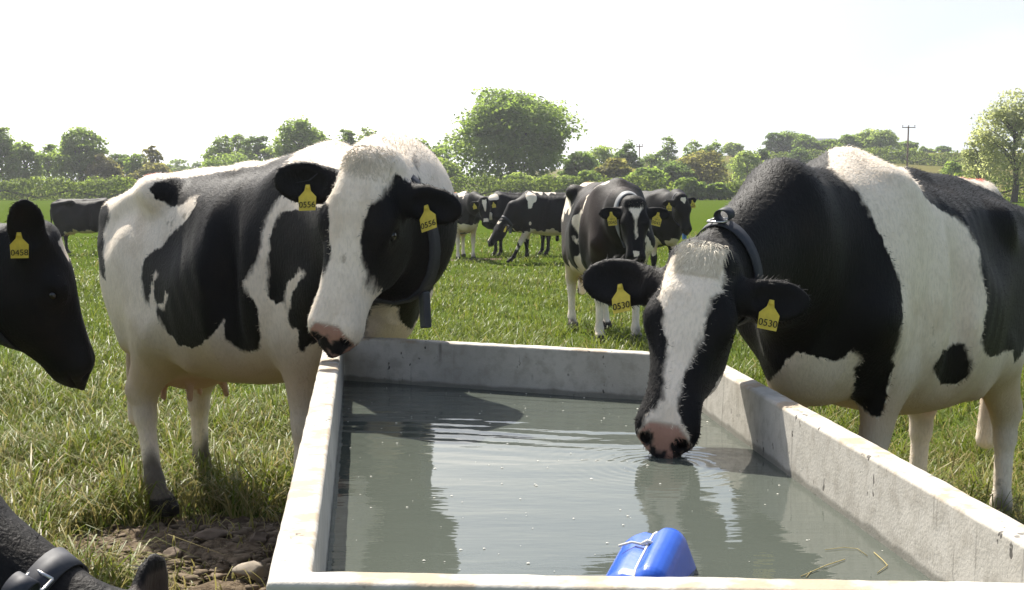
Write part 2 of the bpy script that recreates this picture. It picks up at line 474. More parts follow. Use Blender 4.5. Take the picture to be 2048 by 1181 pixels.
def coat_of(V, S, fns):
    """coat > 0 black, < 0 white (metres to the edge of the patch); tint rgba over it"""
    H = S['head']; hp = V3(H['poll']); a, n, s = head_frame(H); hs = H.get('scale', 1.0)
    r = (V - hp) / hs
    al, nn, ss = r @ a, r @ n, r @ s
    hd = np.min([fn(V[:, 0], V[:, 1], V[:, 2]) for fn in fns], axis=0)
    ishead = (hd < .022) & (al > -.07)
    coat = np.full(len(V), S.get('coat0', 1.0) * .3)
    e1, e2 = plane_basis(S['cnorm']) if 'cnorm' in S else (V3((1, 0, 0)), V3((0, 0, 1)))
    P2 = np.stack([V @ e1, V @ e2], 1)
    for sgn, poly in S.get('coat', []):
        d = poly_sd(P2, poly)
        coat = np.maximum(coat, d) if sgn > 0 else np.minimum(coat, -d)
    for c, rad, sgn in S.get('blobs', []):
        d = 1 - np.sqrt((((V - V3(c)) / V3(rad)) ** 2).sum(1))
        d = d * min(rad)
        d = d + .035 * np.sin(V[:, 0] * 17 + c[0] * 9) * np.sin(V[:, 2] * 15 + c[2] * 7) + .028 * np.sin(V[:, 0] * 39 + c[2] * 5) * np.sin(V[:, 2] * 33 + V[:, 1] * 21)
        coat = np.maximum(coat, d) if sgn > 0 else np.minimum(coat, -d)
    hc = np.full(len(V), S.get('head0', 1.0) * .3)
    P3 = np.stack([ss, al], 1)
    for sgn, poly in S.get('hcoat', []):
        d = poly_sd(P3, poly) * hs
        hc = np.maximum(hc, d) if sgn > 0 else np.minimum(hc, -d)
    ear = np.min([fn(V[:, 0], V[:, 1], V[:, 2]) for fn in fns[1:]], axis=0) < .02
    hc = np.where(ear & (np.abs(ss) > .125), .3 * S.get('ear0', 1), hc)
    coat = np.where(ishead, hc, coat)
    tint = np.zeros((len(V), 4))
    def put(w, c):
        w = np.clip(w, 0, 1)[:, None]
        tint[:, :3] = np.where(w > 0, tint[:, :3] * (1 - w) + V3(c) * w, tint[:, :3]); tint[:, 3:] = np.maximum(tint[:, 3:], w)
    # pink or dark muzzle
    if S.get('pink', 0):
        w = smoothstep((al - .512 - .9 * np.maximum(0, np.abs(ss) - .04) + 1.0 * np.maximum(0, -.12 - nn)) / .015) * ishead
        put(w * .9, (.36, .175, .125))
        for c, rr in S['muzzle_spots']:
            q = np.sqrt(((ss - c[0]) / rr[0]) ** 2 + ((nn - c[1]) / rr[1]) ** 2) + .22 * np.sin(ss * 170 + nn * 60) * np.sin(nn * 190)
            put(w * smoothstep((1.12 - q) / .2), (.012, .010, .010))
    elif S.get('pink') is not None:
        w = smoothstep((al - .52) / .02) * ishead
        put(w * .9, (.02, .018, .017))
    for q in (1, -1):
        w = 1.15 - np.sqrt(((al - .55) / .032) ** 2 + ((nn + .055) / .024) ** 2 + ((ss - q * .052) / .022) ** 2)
        put(smoothstep(w / .3) * ishead, (.008, .006, .006))
    # hooves, muddy feet, warm underside, udder
    body = ~ishead & (V[:, 0] < .45) & (V[:, 0] > -1.7)
    put((smoothstep((S.get('mud', .14) - V[:, 2] + .06 * np.sin(V[:, 0] * 31) * np.sin(V[:, 1] * 43)) / .10) * .85) * body * (V[:, 2] < .42), (.035, .028, .020))
    put((smoothstep((.085 - V[:, 2]) / .01)) * body, (.022, .018, .014))
    put(smoothstep((.90 - V[:, 2]) / .32) * .70 * body * (coat < 0) * smoothstep((V[:, 2] - .30) / .3), (.62, .43, .27))  # warm bounce light painted into the white underside, along with its thin hair
    ud = 1.15 - np.sqrt(((V[:, 0] + 1.0) / .27) ** 2 + (V[:, 1] / .17) ** 2 + ((V[:, 2] - .54) / .14) ** 2)
    put(smoothstep(ud / .3) * .8 * (V[:, 2] < .66), (.50, .27, .19))
    if S.get('brown'):
        w = .75 * body * (coat > 0) * smoothstep((.5 + .5 * np.sin(V[:, 0] * 5 + V[:, 2] * 4) * np.sin(V[:, 1] * 6 + 1) - .15) / .6)
        put(w, (.030, .014, .009))
    if S.get('eartint'):
        put(smoothstep((.0 - np.min([fn(V[:, 0], V[:, 1], V[:, 2]) for fn in fns[1:]], axis=0) + .01) / .01) * ishead * .8, S['eartint'])
    if S.get('paint'):
        w = smoothstep((.055 - np.abs(V[:, 1] + .012 * np.sin(V[:, 0] * 40))) / .03) * smoothstep((V[:, 0] + 1.42) / .04) * smoothstep((-.93 - V[:, 0]) / .05) * (V[:, 2] > 1.33)
        put(w * .85, (.62, .06, .03))
    return coat, tint, ishead

def cow_material():
    t = NT('cow coat')
    ob = t.obj()
    ca = t.attr('coat').outputs['Fac']; ti = t.attr('tint')
    n1 = t.noise(t.mapping(ob, (60, 60, 26)), 1.0, 3)
    n2 = t.noise(ob, 16, 3)
    e = t.math('ADD', ca, t.math('MULTIPLY', t.math('SUBTRACT', n1, .5), .024))
    e = t.math('ADD', e, t.math('MULTIPLY', t.math('SUBTRACT', n2, .5), .022))
    soft = t.rng(t.noise(ob, 6.5, 2), .42, .62, .35, 1.3)
    blk = t.rng(t.math('MULTIPLY', e, soft), -.0045, .0045, 0, 1)
    d1 = t.noise(ob, 5.5, 6, .62)
    d2 = t.noise(t.mapping(ob, (120, 120, 40)), 1, 3, .6)
    white = t.mix(t.rng(d1, .46, .72, 0, .6), (.83, .72, .585), (.60, .48, .345))
    d3 = t.noise(t.mapping(ob, (14, 14, 5)), 1, 4, .65)
    white = t.mix(t.rng(d3, .50, .70, 0, .35), white, (.55, .47, .37))
    white = t.mix(t.rng(d2, .38, .72, 0, .38), white, (.52, .45, .36))
    d4 = t.noise(ob, 8, 5, .6)
    white = t.mix(t.rng(d4, .66, .72, 0, .55), white, (.22, .17, .115))
    black = t.mix(t.rng(d1, .45, .75, 0, 1), (.0050, .0043, .0040), (.010, .0072, .0055))
    c = t.mix(blk, white, black)
    c = t.mix(ti.outputs['Alpha'], c, ti.outputs['Color'])
    t.base(c)
    t.b.inputs['Roughness'].default_value = .62
    t.b.inputs['Specular IOR Level'].default_value = .16
    t.b.inputs['Sheen Weight'].default_value = .03
    t.b.inputs['Sheen Roughness'].default_value = .4
    h = t.math('ADD', d2, t.math('MULTIPLY', t.noise(ob, 9, 3), 1.2))
    t.bump(h, .45, .007)
    return t.m
M_COAT = cow_material()
M_EYE = plain('eye', (.010, .007, .005), .08, .6)
M_TAG = plain('yellow tag plastic', (.60, .46, .05), .5, .35, var=.35, scale=45)
M_INK = plain('tag ink', (.02, .018, .015), .6, .2)
M_STRAP = plain('collar webbing', (.030, .032, .040), .6, .3, var=.35, scale=120)
M_STEEL = plain('buckle steel', (.55, .55, .54), .3, .5, 1.0)
M_BOX = plain('collar box plastic', (.045, .05, .06), .35, .5)
M_HAIR = plain('pale crest hair', (.74, .65, .50), .6, .25, var=.35, scale=30)
M_HAIRB = plain('black crest hair', (.012, .010, .009), .6, .25, var=.35, scale=30)

def text_mesh(txt, size, depth=.0006):
    c = bpy.data.curves.new('tag_number', 'FONT'); c.body = txt; c.size = size
    c.align_x = 'CENTER'; c.align_y = 'CENTER'; c.extrude = depth
    o = bpy.data.objects.new('tag_number', c); COL.objects.link(o)
    dg = bpy.context.evaluated_depsgraph_get(); dg.update()
    me = bpy.data.meshes.new_from_object(o.evaluated_get(dg))
    bpy.data.objects.remove(o); bpy.data.curves.remove(c)
    me.materials.clear()
    return me
TXT = {}
def number(txt, size):
    if (txt, size) not in TXT: TXT[(txt, size)] = text_mesh(txt, size)
    return TXT[(txt, size)]

def ear_tag(cow, pos, nv, up, txt, sc=1.0):
    """yellow flag tag; nv faces outwards, up points to the pin"""
    nv, up = Vector(nv).normalized(), Vector(up)
    up = (up - up.dot(nv) * nv).normalized(); sd = up.cross(nv)
    out = [(-.034, -.075), (.034, -.075), (.036, -.02), (.013, .005), (.008, .03), (-.008, .03), (-.013, .005), (-.036, -.02)]
    bm = bmesh.new()
    vs = [bm.verts.new((x * sc, y * sc, 0)) for x, y in out]
    fc = bm.faces.new(vs)
    ex = bmesh.ops.extrude_face_region(bm, geom=[fc])
    bmesh.ops.translate(bm, vec=(0, 0, -.003), verts=[g for g in ex['geom'] if isinstance(g, bmesh.types.BMVert)])
    for v in bm.verts: v.co.z += .10 * v.co.x * v.co.x / sc     # slightly curved plastic
    bmesh.ops.create_uvsphere(bm, u_segments=8, v_segments=6, radius=.009 * sc, matrix=Matrix.Translation((0, .018 * sc, .002)) @ Matrix.Diagonal((1, 1, .5, 1)))
    bmesh.ops.recalc_face_normals(bm, faces=bm.faces)
    me = bpy.data.meshes.new('ear_tag'); bm.to_mesh(me); bm.free()
    o = link('ear_tag', me, M_TAG, cow)
    Mx = Matrix((( sd.x, up.x, nv.x, pos[0]), (sd.y, up.y, nv.y, pos[1]), (sd.z, up.z, nv.z, pos[2]), (0, 0, 0, 1)))
    o.matrix_local = Mx
    if txt:
        for body, size, y in ((txt, .034, -.053), ('1807-4', .014, -.026), ('UK', .010, -.010))[: 3 if sc >= 1 else 1]:
            m = number(body, size * sc)
            if not m.materials: m.materials.append(M_INK)
            q = bpy.data.objects.new('tag_number', m); COL.objects.link(q); q.parent = o
            q.location = (0, y * sc, .0016)
    return o

def fur_strands(V, N, A, tint, count, S, flow=(-1, 0, -.35), ln=.016, wd=.0016):
    """short hairs lying on the coat, part of the same skin mesh"""
    pick = rng.choice(len(V), count, replace=True)
    p, n = V[pick], N[pick]
    jit = rng.normal(0, .004, (count, 3)); jit -= (jit * n).sum(1, keepdims=True) * n
    p = p + jit - n * .002
    fl = V3(flow) + rng.normal(0, .30, (count, 3))
    fl -= (fl * n).sum(1, keepdims=True) * n
    fl /= np.maximum(np.linalg.norm(fl, axis=1, keepdims=True), 1e-6)
    top = smoothstep((n[:, 2] - .4) / .5)
    L = (ln * (.6 + .8 * rng.random(count)) * (1 + .35 * top))[:, None]
    w = np.cross(n, fl) * wd
    rise = (.10 + .22 * rng.random(count) + .12 * top)[:, None]
    tip = p + fl * L + n * L * rise
    VV = np.stack([p - w, p + w, tip], 1).reshape(-1, 3)
    return VV, np.repeat(A[pick], 3), np.repeat(tint[pick], 3, 0)

def make_cow(S, name='cow'):
    """S in the cow's own frame: x forward, y to its left, z up, origin on the ground under the withers"""
    vox = S.get('vox', .02)
    f = build_field(S, vox)
    V, T, Q = f.mesh()
    T = T if T is not None and len(T) else np.zeros((0, 3), int); Q = Q if Q is not None and len(Q) else np.zeros((0, 4), int)
    V = V.astype(np.float64)
    N = vert_normals(V, T, Q)
    if (N * (V - V.mean(0))).sum() < 0: N = -N; T = T[:, ::-1]; Q = Q[:, ::-1]
    coat, tint, ishead = coat_of(V, S, f.head_fns)
    sc = S.get('scale', 1.0)
    root = empty(name, S['loc'], S['rz'])
    root.rotation_euler = (0, S.get('pitch', 0.0), S['rz'])
    faces = [T.astype(int), Q.astype(int)]
    VV, AA, TT = V, coat, tint
    if S.get('fur'):
        fv, fa, ft = fur_strands(V, N, coat, tint, S['fur'], S, ln=S.get('fur_len', .016))
        base = len(V)
        VV = np.concatenate([V, fv]); AA = np.concatenate([coat, fa]); TT = np.concatenate([tint, ft])
        faces.append((base + np.arange(len(fv))).reshape(-1, 3))
    me = np_mesh('body', VV * sc, [q for q in faces if len(q)], True)
    fattr(me, 'coat', AA); cattr(me, 'tint', TT)
    body = link('body', me, M_COAT, root)
    S['_fns'] = f.head_fns
    tris = np.concatenate([T, Q[:, [0, 1, 2]], Q[:, [0, 2, 3]]]).tolist()
    bvh = BVHTree.FromPolygons((V * sc).tolist(), tris)
    S['_bvh'] = bvh
    H = S['head']; hp = V3(H['poll']); a, n, s = head_frame(H); hs = H.get('scale', 1.0)
    def P(al, nn, ss): return Vector((hp + (a * al + n * nn + s * ss) * hs) * sc)
    if S.get('detail', 1):
        for q in (1, -1):
            bm = bmesh.new(); bmesh.ops.create_uvsphere(bm, u_segments=16, v_segments=10, radius=.0175 * hs * sc)
            em = bpy.data.meshes.new('eye'); bm.to_mesh(em); bm.free(); smooth(em)
            e = link('eye', em, M_EYE, root); e.location = P(.21, -.046, q * .117)
    for q, txt in ((1, S.get('tagL')), (-1, S.get('tagR'))):
        if txt is None: continue
        e = S['ears'][0 if q > 0 else 1]
        d = nrm(a * e[0][0] + n * e[0][1] + s * e[0][2]); cn = V3(a * e[1][0] + n * e[1][1] + s * e[1][2]); cn = nrm(cn - cn.dot(d) * d)
        base = hp + (a * .075 - n * .085 + s * q * .090) * hs
        El = e[2] * hs
        tp = (base + d * El * e[3] + cn * (.026 * hs)) * sc
        up = V3((0, 0, 1)) + d * e[4] if len(e) > 4 else V3((0, 0, 1))
        nv = cn + V3(e[5]) if len(e) > 5 else cn
        low = nrm(np.cross(d, cn)); low = low if low[2] < 0 else -low
        tp = tp + low * El * .12 * sc
        up = up + d * rng.uniform(-.3, .3); nv = nv + d * rng.uniform(-.35, .35) + V3((0, 0, rng.uniform(-.1, .25)))
        ear_tag(root, tp, nv, up, txt, S.get('tagscale', 1.0) * sc)
    return root, body, bvh

def collar(root, S, i, t, bvh, width=.04, box=None, tilt=0.0, sag=0.0, bury=0.0):
    """webbing strap lying round the neck, found by casting at the skin"""
    sc = S.get('scale', 1.0)
    A, B = V3(S['neck'][i][:3]) * sc, V3(S['neck'][i + 1][:3]) * sc
    c = A + (B - A) * t; u = nrm(B - A)
    u = nrm(u + V3((0, 0, tilt)))
    sd = nrm(np.cross((0, 0, 1), u)); p = np.cross(u, sd)
    vs, fs = [], []
    n = 48
    for k in range(n):
        w = 2 * math.pi * k / n
        d = sd * math.cos(w) + p * math.sin(w)
        for off in (-.5, .5):
            o = c + u * off * width
            hit = bvh.ray_cast(Vector(o), Vector(d), .6)
            q = V3(hit[0]) if hit[0] is not None else o + d * .12
            rad = np.linalg.norm(q - o) + .004
            if bury: rad -= bury * max(0.0, d[2] - .25)
            if sag and d[2] < 0: rad += sag * (-d[2]) ** 3
            vs.append(o + d * rad); vs.append(o + d * (rad + .004))
    for k in range(n):
        a0, b0 = k * 4, ((k + 1) % n) * 4
        for (x, y) in ((0, 2), (2, 3), (3, 1), (1, 0)): fs.append((a0 + x, a0 + y, b0 + y, b0 + x))
    me = bpy.data.meshes.new('collar'); me.from_pydata([tuple(v) for v in vs], [], fs); me.update(); smooth(me)
    return link('collar', me, M_STRAP, root), c, u, sd, p

def pose_m(S):                          # cow frame -> world rotation
    return np.array(Matrix.Rotation(S['rz'], 3, 'Z') @ Matrix.Rotation(S.get('pitch', 0.0), 3, 'Y'))
def local_of(S, w):                     # world point -> cow frame (unit cow)
    return (pose_m(S).T @ (V3(w) - V3(S['loc']))) / S.get('scale', 1.0)
def local_dir(S, w):
    return pose_m(S).T @ V3(w)
def heading(hx, hy): return math.atan2(hy, hx)
FEET0 = {'fl': (0, 0), 'fr': (0, 0), 'hl': (0, 0), 'hr': (0, 0)}
def finish_spec(S, poll, axis, normal, mids, hscale, jaw=1.0):
    """world poll, face axis, face normal and neck middles -> the cow's own frame"""
    S['head'] = {'poll': local_of(S, poll), 'axis': local_dir(S, axis), 'normal': local_dir(S, normal), 'scale': hscale, 'jaw': jaw}
    a, n, s = head_frame(S['head']); hp = V3(S['head']['poll'])
    nk = [(.02, 0, 1.10, .33, .20)]
    for (w, rd, rs) in mids:
        q = local_of(S, w); nk.append((q[0], q[1], q[2], rd, rs))
    e = hp + (a * .05 - n * .10) * hscale
    nk.append((e[0], e[1], e[2], .125 * hscale, .095 * hscale))
    S['neck'] = nk
    return S
def posed(S, kind, turn=0.0, hscale=1.0):
    """ready poses in the cow's frame: alert, low, graze; turn in degrees to the left"""
    c, s = math.cos(R(turn)), math.sin(R(turn))
    if kind == 'alert': px, pz, ax, mid = .72, 1.42, (.55, 0, -.83), (.42, 1.22)
    elif kind == 'level': px, pz, ax, mid = .86, 1.20, (.60, 0, -.80), (.48, 1.12)
    elif kind == 'low': px, pz, ax, mid = .92, .86, (.35, 0, -.93), (.56, .96)
    else: px, pz, ax, mid = .88, .56, (.30, 0, -.95), (.56, .80)
    px0 = .25
    poll = V3((px0 + (px - px0) * c, (px - px0) * s, pz))
    axis = V3((ax[0] * c, ax[0] * s, ax[2])); nor = V3((-ax[2] * c, -ax[2] * s, ax[0]))
    S['head'] = {'poll': poll, 'axis': axis, 'normal': nor, 'scale': hscale}
    a, n, q = head_frame(S['head'])
    e = poll + (a * .05 - n * .10) * hscale
    S['neck'] = [(.02, 0, 1.10, .33, .20), (px0 + (mid[0] - px0) * math.cos(R(turn * .6)), (mid[0] - px0) * math.sin(R(turn * .6)), mid[1], .23, .14), (e[0], e[1], e[2], .125 * hscale, .095 * hscale)]
    return S
EARS = [((-.10, -.12, 1.0), (.25, 1, .25), .21, .55), ((-.10, -.12, -1.0), (.25, 1, -.25), .21, .55)]

# ---- the cow with its head over the far left corner
A = dict(loc=(-.668, 5.44, -.01), rz=heading(.74, -.67), pitch=-R(3.8), brisket=0, scale=1.045, mud=.26, vox=.0095, feet=dict(FEET0, hr=(.22, -.09), hl=(-.08, 0), fr=(-.10, .0)),
         coat0=-1, head0=-1, pink=1, paint=1, tagscale=.82, tagL='0556', tagR='0556', fur=60000, muzzle_spots=[((-.035, -.05), (.045, .024)), ((.0, -.10), (.045, .03)), ((-.03, -.125), (.05, .03)), ((.035, -.055), (.034, .020))],
         ears=[((.08, -.10, 1.0), (.2, 1, .2), .205, .55), ((.10, .35, -1.0), (.2, 1, .1), .24, .55)])
finish_spec(A, (-.478, 4.52, 1.46), (-.150, -.13, -.60), (-.40, -.92, .24), [((-.43, 4.88, 1.27), .28, .205)], 1.03)
# ---- the cow drinking on the right
B = dict(loc=(1.11, 4.64, .01), rz=heading(-.64, -.77), pitch=-R(3.2), scale=1.0, vox=.0095, mud=.18, feet=dict(FEET0, fl=(.05, -.03), hl=(-.05, 0), hr=(.02, 0)),
         coat0=-1, head0=1, pink=1, paint=1, udder=0, hook=.10, tagscale=.82, tagL='0530', tagR='0530', fur=60000, muzzle_spots=[((-.048, -.042), (.024, .020)), ((.048, -.05), (.024, .022)), ((-.01, -.085), (.032, .032)), ((-.03, -.115), (.05, .025)), ((.065, -.11), (.04, .05))],
         ears=[((-.08, -.05, 1.0), (.3, 1, .2), .22, .55), ((.02, -.04, -1.0), (.3, 1, -.1), .265, .55)])
finish_spec(B, (.545, 3.86, 1.176), (-.150, -.25, -.507), (-.25, -.9, .5), [((.86, 4.30, 1.20), .25, .155)], .975)
# ---- black head in profile at the left edge
Cc = dict(loc=(-2.62, 5.0, 0), rz=heading(1, -.10), scale=1.0, vox=.011, feet=dict(FEET0), coat0=1, head0=1, hcoat=[(-1, [(-.05, .03), (.03, .02), (.03, .10), (-.02, .12)])], pink=0, tagscale=.85, tagR='0458', tagL=None, fur=30000,
          ears=[((-.35, .25, 1.0), (.2, 1, .2), .20, .5), ((-.97, .27, -.25), (.1, .1, -1), .25, .45)])
finish_spec(Cc, at(98, 470, 4.78), at(192, 716, 4.86) - at(98, 470, 4.78), (1, .16, .40), [((-2.10, 4.85, .98), .33, .15)], .92, 1.45)
# ---- the near black cow with her head down beside the trough
D = dict(loc=(-1.72, 2.50, -.14), rz=heading(1, -.12), scale=1.0, vox=.012, feet=dict(FEET0), coat0=1, head0=1, pink=0, eartint=(.075, .055, .045), fur=9000,
         ears=[((-.85, .35, .45), (.4, .85, -.30), .20, .5), ((.6, -.3, -.8), (.2, 1, -.2), .20, .5)])
finish_spec(D, at(290, 1262, 2.30), (.16, -.03, -.5), (1, -.1, .3), [((-1.10, 2.40, .70), .20, .13)], 1.0)
SPECS = dict(A=A, B=B, C=Cc, D=D)
# coat patches, in planes of each cow's own frame
A['cnorm'] = (0.7983, -0.6022, 0.0113)
A['coat'] = [(1,[(-0.712,1.381),(-0.698,1.402),(-0.615,1.424),(-0.475,1.432),(-0.335,1.438),(-0.244,1.442),(-0.127,1.49),(-0.133,1.454),(-0.191,1.396),(-0.154,1.373),(-0.161,1.326),(-0.215,1.267),(-0.249,1.214),(-0.272,1.152),(-0.287,1.08),(-0.323,1.01),(-0.352,0.98),(-0.346,0.939),(-0.32,0.914),(-0.3,0.849),(-0.303,0.717),(-0.332,0.705),(-0.384,0.713),(-0.434,0.76),(-0.434,0.835),(-0.456,0.803),(-0.491,0.771),(-0.517,0.755),(-0.536,0.733),(-0.572,0.723),(-0.625,0.732),(-0.666,0.784),(-0.699,0.832),(-0.715,0.875),(-0.704,0.897),(-0.678,0.875),(-0.652,0.943),(-0.667,0.956),(-0.68,0.909),(-0.709,0.901),(-0.721,0.945),(-0.713,0.996),(-0.696,1.022),(-0.707,1.04),(-0.727,0.997),(-0.735,0.945),(-0.735,0.884),(-0.759,0.911),(-0.772,0.973),(-0.768,1.052),(-0.752,1.095),(-0.713,1.127),(-0.681,1.138),(-0.629,1.187),(-0.554,1.248),(-0.526,1.303),(-0.515,1.338),(-0.543,1.328),(-0.58,1.305),(-0.634,1.299),(-0.652,1.308),(-0.659,1.325),(-0.693,1.34),(-0.713,1.372)]),(1,[(-0.202,1.229),(-0.226,1.196),(-0.247,1.134),(-0.254,1.054),(-0.262,0.975),(-0.265,0.916),(-0.235,0.888),(-0.196,0.901),(-0.197,0.822),(-0.183,0.798),(-0.16,0.793),(-0.166,0.741),(-0.152,0.702),(-0.121,0.732),(0.002,0.759),(0.078,0.755),(0.149,1.234)]),(-1,[(-0.147,1.016),(-0.129,1.0),(-0.153,0.967),(-0.176,0.932),(-0.186,0.885),(-0.199,0.842),(-0.218,0.846),(-0.199,0.925),(-0.192,0.968),(-0.167,0.987)]),(1,[(-0.07,1.22),(0.379,1.19),(0.447,0.983),(0.422,0.945),(0.349,0.895),(0.319,0.835),(0.281,0.783),(0.272,0.765),(0.245,0.776),(0.209,0.809),(0.198,0.858),(0.119,0.875),(-0.084,0.827)]),(1,[(-0.986,1.335),(-0.936,1.356),(-0.925,1.323),(-0.92,1.285),(-0.948,1.231),(-0.957,1.156),(-0.947,1.062),(-0.948,1.007),(-0.974,1.045),(-0.998,1.093),(-1.011,1.177),(-1.007,1.28)]),(1,[(0.239,1.38),(0.24,1.314),(0.252,1.255),(0.255,1.172),(0.27,1.211),(0.233,1.347)])]
A['hcoat'] = [(1,[(0.096,0.019),(0.09,0.069),(0.078,0.118),(0.061,0.15),(0.057,0.196),(0.052,0.248),(0.063,0.303),(0.078,0.348),(0.084,0.385),(0.107,0.418),(0.132,0.427),(0.157,0.403),(0.178,0.357),(0.203,0.331),(0.211,0.289),(0.231,0.193),(0.214,0.12),(0.193,0.071),(0.167,0.029),(0.111,0.026)]),(1,[(-0.19,0.136),(-0.089,0.158),(-0.071,0.188),(-0.061,0.245),(-0.042,0.295),(-0.042,0.334),(-0.06,0.379),(-0.092,0.35)])]
B['cnorm'] = (0.9165, 0.3993, 0.0244)
B['coat'] = [(1,[(-0.522,1.08),(-0.486,1.24),(-0.389,1.372),(-0.267,1.486),(-0.144,1.539),(-0.069,1.54),(-0.049,1.415),(-0.004,1.378),(0.046,1.338),(0.073,1.288),(0.108,1.231),(0.143,1.166),(0.169,1.101),(0.196,1.036),(0.209,0.978),(0.21,0.912),(0.204,0.853),(0.187,0.785),(0.178,0.715),(0.165,0.636),(0.147,0.584),(0.109,0.601),(0.074,0.626),(0.053,0.645),(0.066,0.703),(0.069,0.756),(0.088,0.795),(0.056,0.817),(0.033,0.798),(0.002,0.775),(-0.045,0.786),(-0.117,0.804),(-0.142,0.781),(-0.167,0.737),(-0.213,0.692),(-0.254,0.69),(-0.29,0.747),(-0.39,0.775),(-0.602,0.891)]),(1,[(0.128,1.522),(0.185,1.476),(0.232,1.409),(0.266,1.336),(0.321,1.301),(0.375,1.284),(0.412,1.246),(0.459,1.176),(0.464,1.112),(0.479,1.05),(0.49,1.006),(0.484,0.934),(0.48,0.844),(0.499,0.802),(0.537,0.786),(0.569,0.805),(0.612,0.808),(0.628,0.758),(0.647,0.787),(0.683,0.833),(0.775,1.036),(0.784,1.301),(0.694,1.429),(0.593,1.427),(0.443,1.46),(0.274,1.524)]),(1,[(0.329,0.781),(0.348,0.817),(0.385,0.836),(0.42,0.842),(0.438,0.816),(0.454,0.771),(0.444,0.724),(0.402,0.691),(0.349,0.696),(0.326,0.727),(0.317,0.759)])]
B['hcoat'] = [(-1,[(-0.084,0.012),(-0.109,0.047),(-0.094,0.125),(-0.096,0.154),(-0.077,0.182),(-0.068,0.225),(-0.047,0.267),(-0.037,0.303),(-0.033,0.352),(-0.025,0.402),(-0.02,0.452),(-0.034,0.473),(-0.05,0.501),(-0.063,0.532),(-0.079,0.559),(-0.072,0.626),(-0.055,0.628),(0.075,0.596),(0.078,0.555),(0.074,0.535),(0.054,0.519),(0.034,0.492),(0.023,0.457),(0.022,0.407),(0.023,0.369),(0.038,0.321),(0.048,0.276),(0.053,0.239),(0.055,0.202),(0.059,0.143),(0.083,0.106),(0.077,0.044),(0.065,0.029),(0.048,0.002),(-0.006,-0.014),(-0.054,-0.004)])]
# ================================================================== GROUND
def sstep(a, b, x):
    t = np.clip((x - a) / (b - a), 0, 1); return t * t * (3 - 2 * t)
def ground_z(x, y):
    x = np.asarray(x, dtype=np.float64); y = np.asarray(y, dtype=np.float64)
    dx = np.maximum(np.abs(x - .15) - .9, 0); dy = np.maximum(np.abs(y - 3.3) - 1.9, 0)
    r = np.sqrt(dx * dx + dy * dy)
    z = -.078 * sstep(.1, .9, r)
    z = z + .05 * sstep(7, 11, y) - .22 * sstep(12, 28, y) + .35 * sstep(45, 120, y)
    z = z - .16 * sstep(-5, -9, x) * sstep(18, 30, y) * sstep(70, 50, y)
    z = z + .03 * np.sin(x * .9 + 1.3) * np.sin(y * .7) * sstep(6, 12, y)
    far = sstep(128, 150, y)
    hill = 7.6 * sstep(135, 300, y) * sstep(-5, 70, x + (y - 200) * .10) + 1.4 * sstep(130, 420, y)
    z = z + far * 0 + hill
    return z
# dirt patches: (x, y, rx, ry) where feet have worn the grass off
DIRT = [(-1.20, 5.22, .60, .72), (-1.5, 5.5, .35, .30), (-.85, 4.0, .40, 1.2), (1.35, 4.1, .4, 1.0), (-.9, 29.5, .8, .4), (-2.0, 6.3, .45, .22)]
def dirt_at(x, y):
    m = np.zeros(np.shape(x))
    for cx, cy, rx, ry in DIRT:
        q = np.sqrt(((x - cx) / rx) ** 2 + ((y - cy) / ry) ** 2)
        q = q + .16 * np.sin(x * 9 + cy) * np.sin(y * 8 + cx) + .1 * np.sin(x * 23) * np.sin(y * 19)
        m = np.maximum(m, 1 - sstep(.75, 1.15, q))
    return m

def grid_axis(segs):
    out = [np.arange(a, b, st) for a, b, st in segs]
    return np.concatenate(out + [[segs[-1][1]]])
gx = grid_axis([(-3000, -400, 260), (-400, -100, 20), (-100, -12, 4), (-12, -3, .3), (-3, 3, .04), (3, 12, .3), (12, 100, 4), (100, 400, 20), (400, 3000, 260)])
gy = grid_axis([(-60, 0, 6), (0, 3, .2), (3, 8, .04), (8, 16, .2), (16, 40, .8), (40, 130, 3), (130, 420, 6), (420, 1000, 60), (1000, 4000, 500)])
GX, GY = np.meshgrid(gx, gy, indexing='ij')
GZ = ground_z(GX, GY)
dm = dirt_at(GX, GY)
near = (np.abs(GX) < 4) & (GY < 9)
lump = np.zeros_like(GZ)
for fx, fy, am in ((7, 9, .010), (17, 13, .008), (31, 37, .006), (53, 47, .004)):
    lump += am * np.sin(GX * fx + fy) * np.sin(GY * fy + fx * .7 + np.sin(GX * 3.1) * 1.3)
GZ = GZ + np.where(near, lump * (.5 + 2.2 * dm) - .015 * dm, 0)
nxg, nyg = GX.shape
ii = np.arange(nxg * nyg).reshape(nxg, nyg)
gq = np.stack([ii[:-1, :-1].ravel(), ii[1:, :-1].ravel(), ii[1:, 1:].ravel(), ii[:-1, 1:].ravel()], 1)
gme = np_mesh('ground', np.stack([GX.ravel(), GY.ravel(), GZ.ravel()], 1), [gq], True)
fattr(gme, 'dirt', dm.ravel())
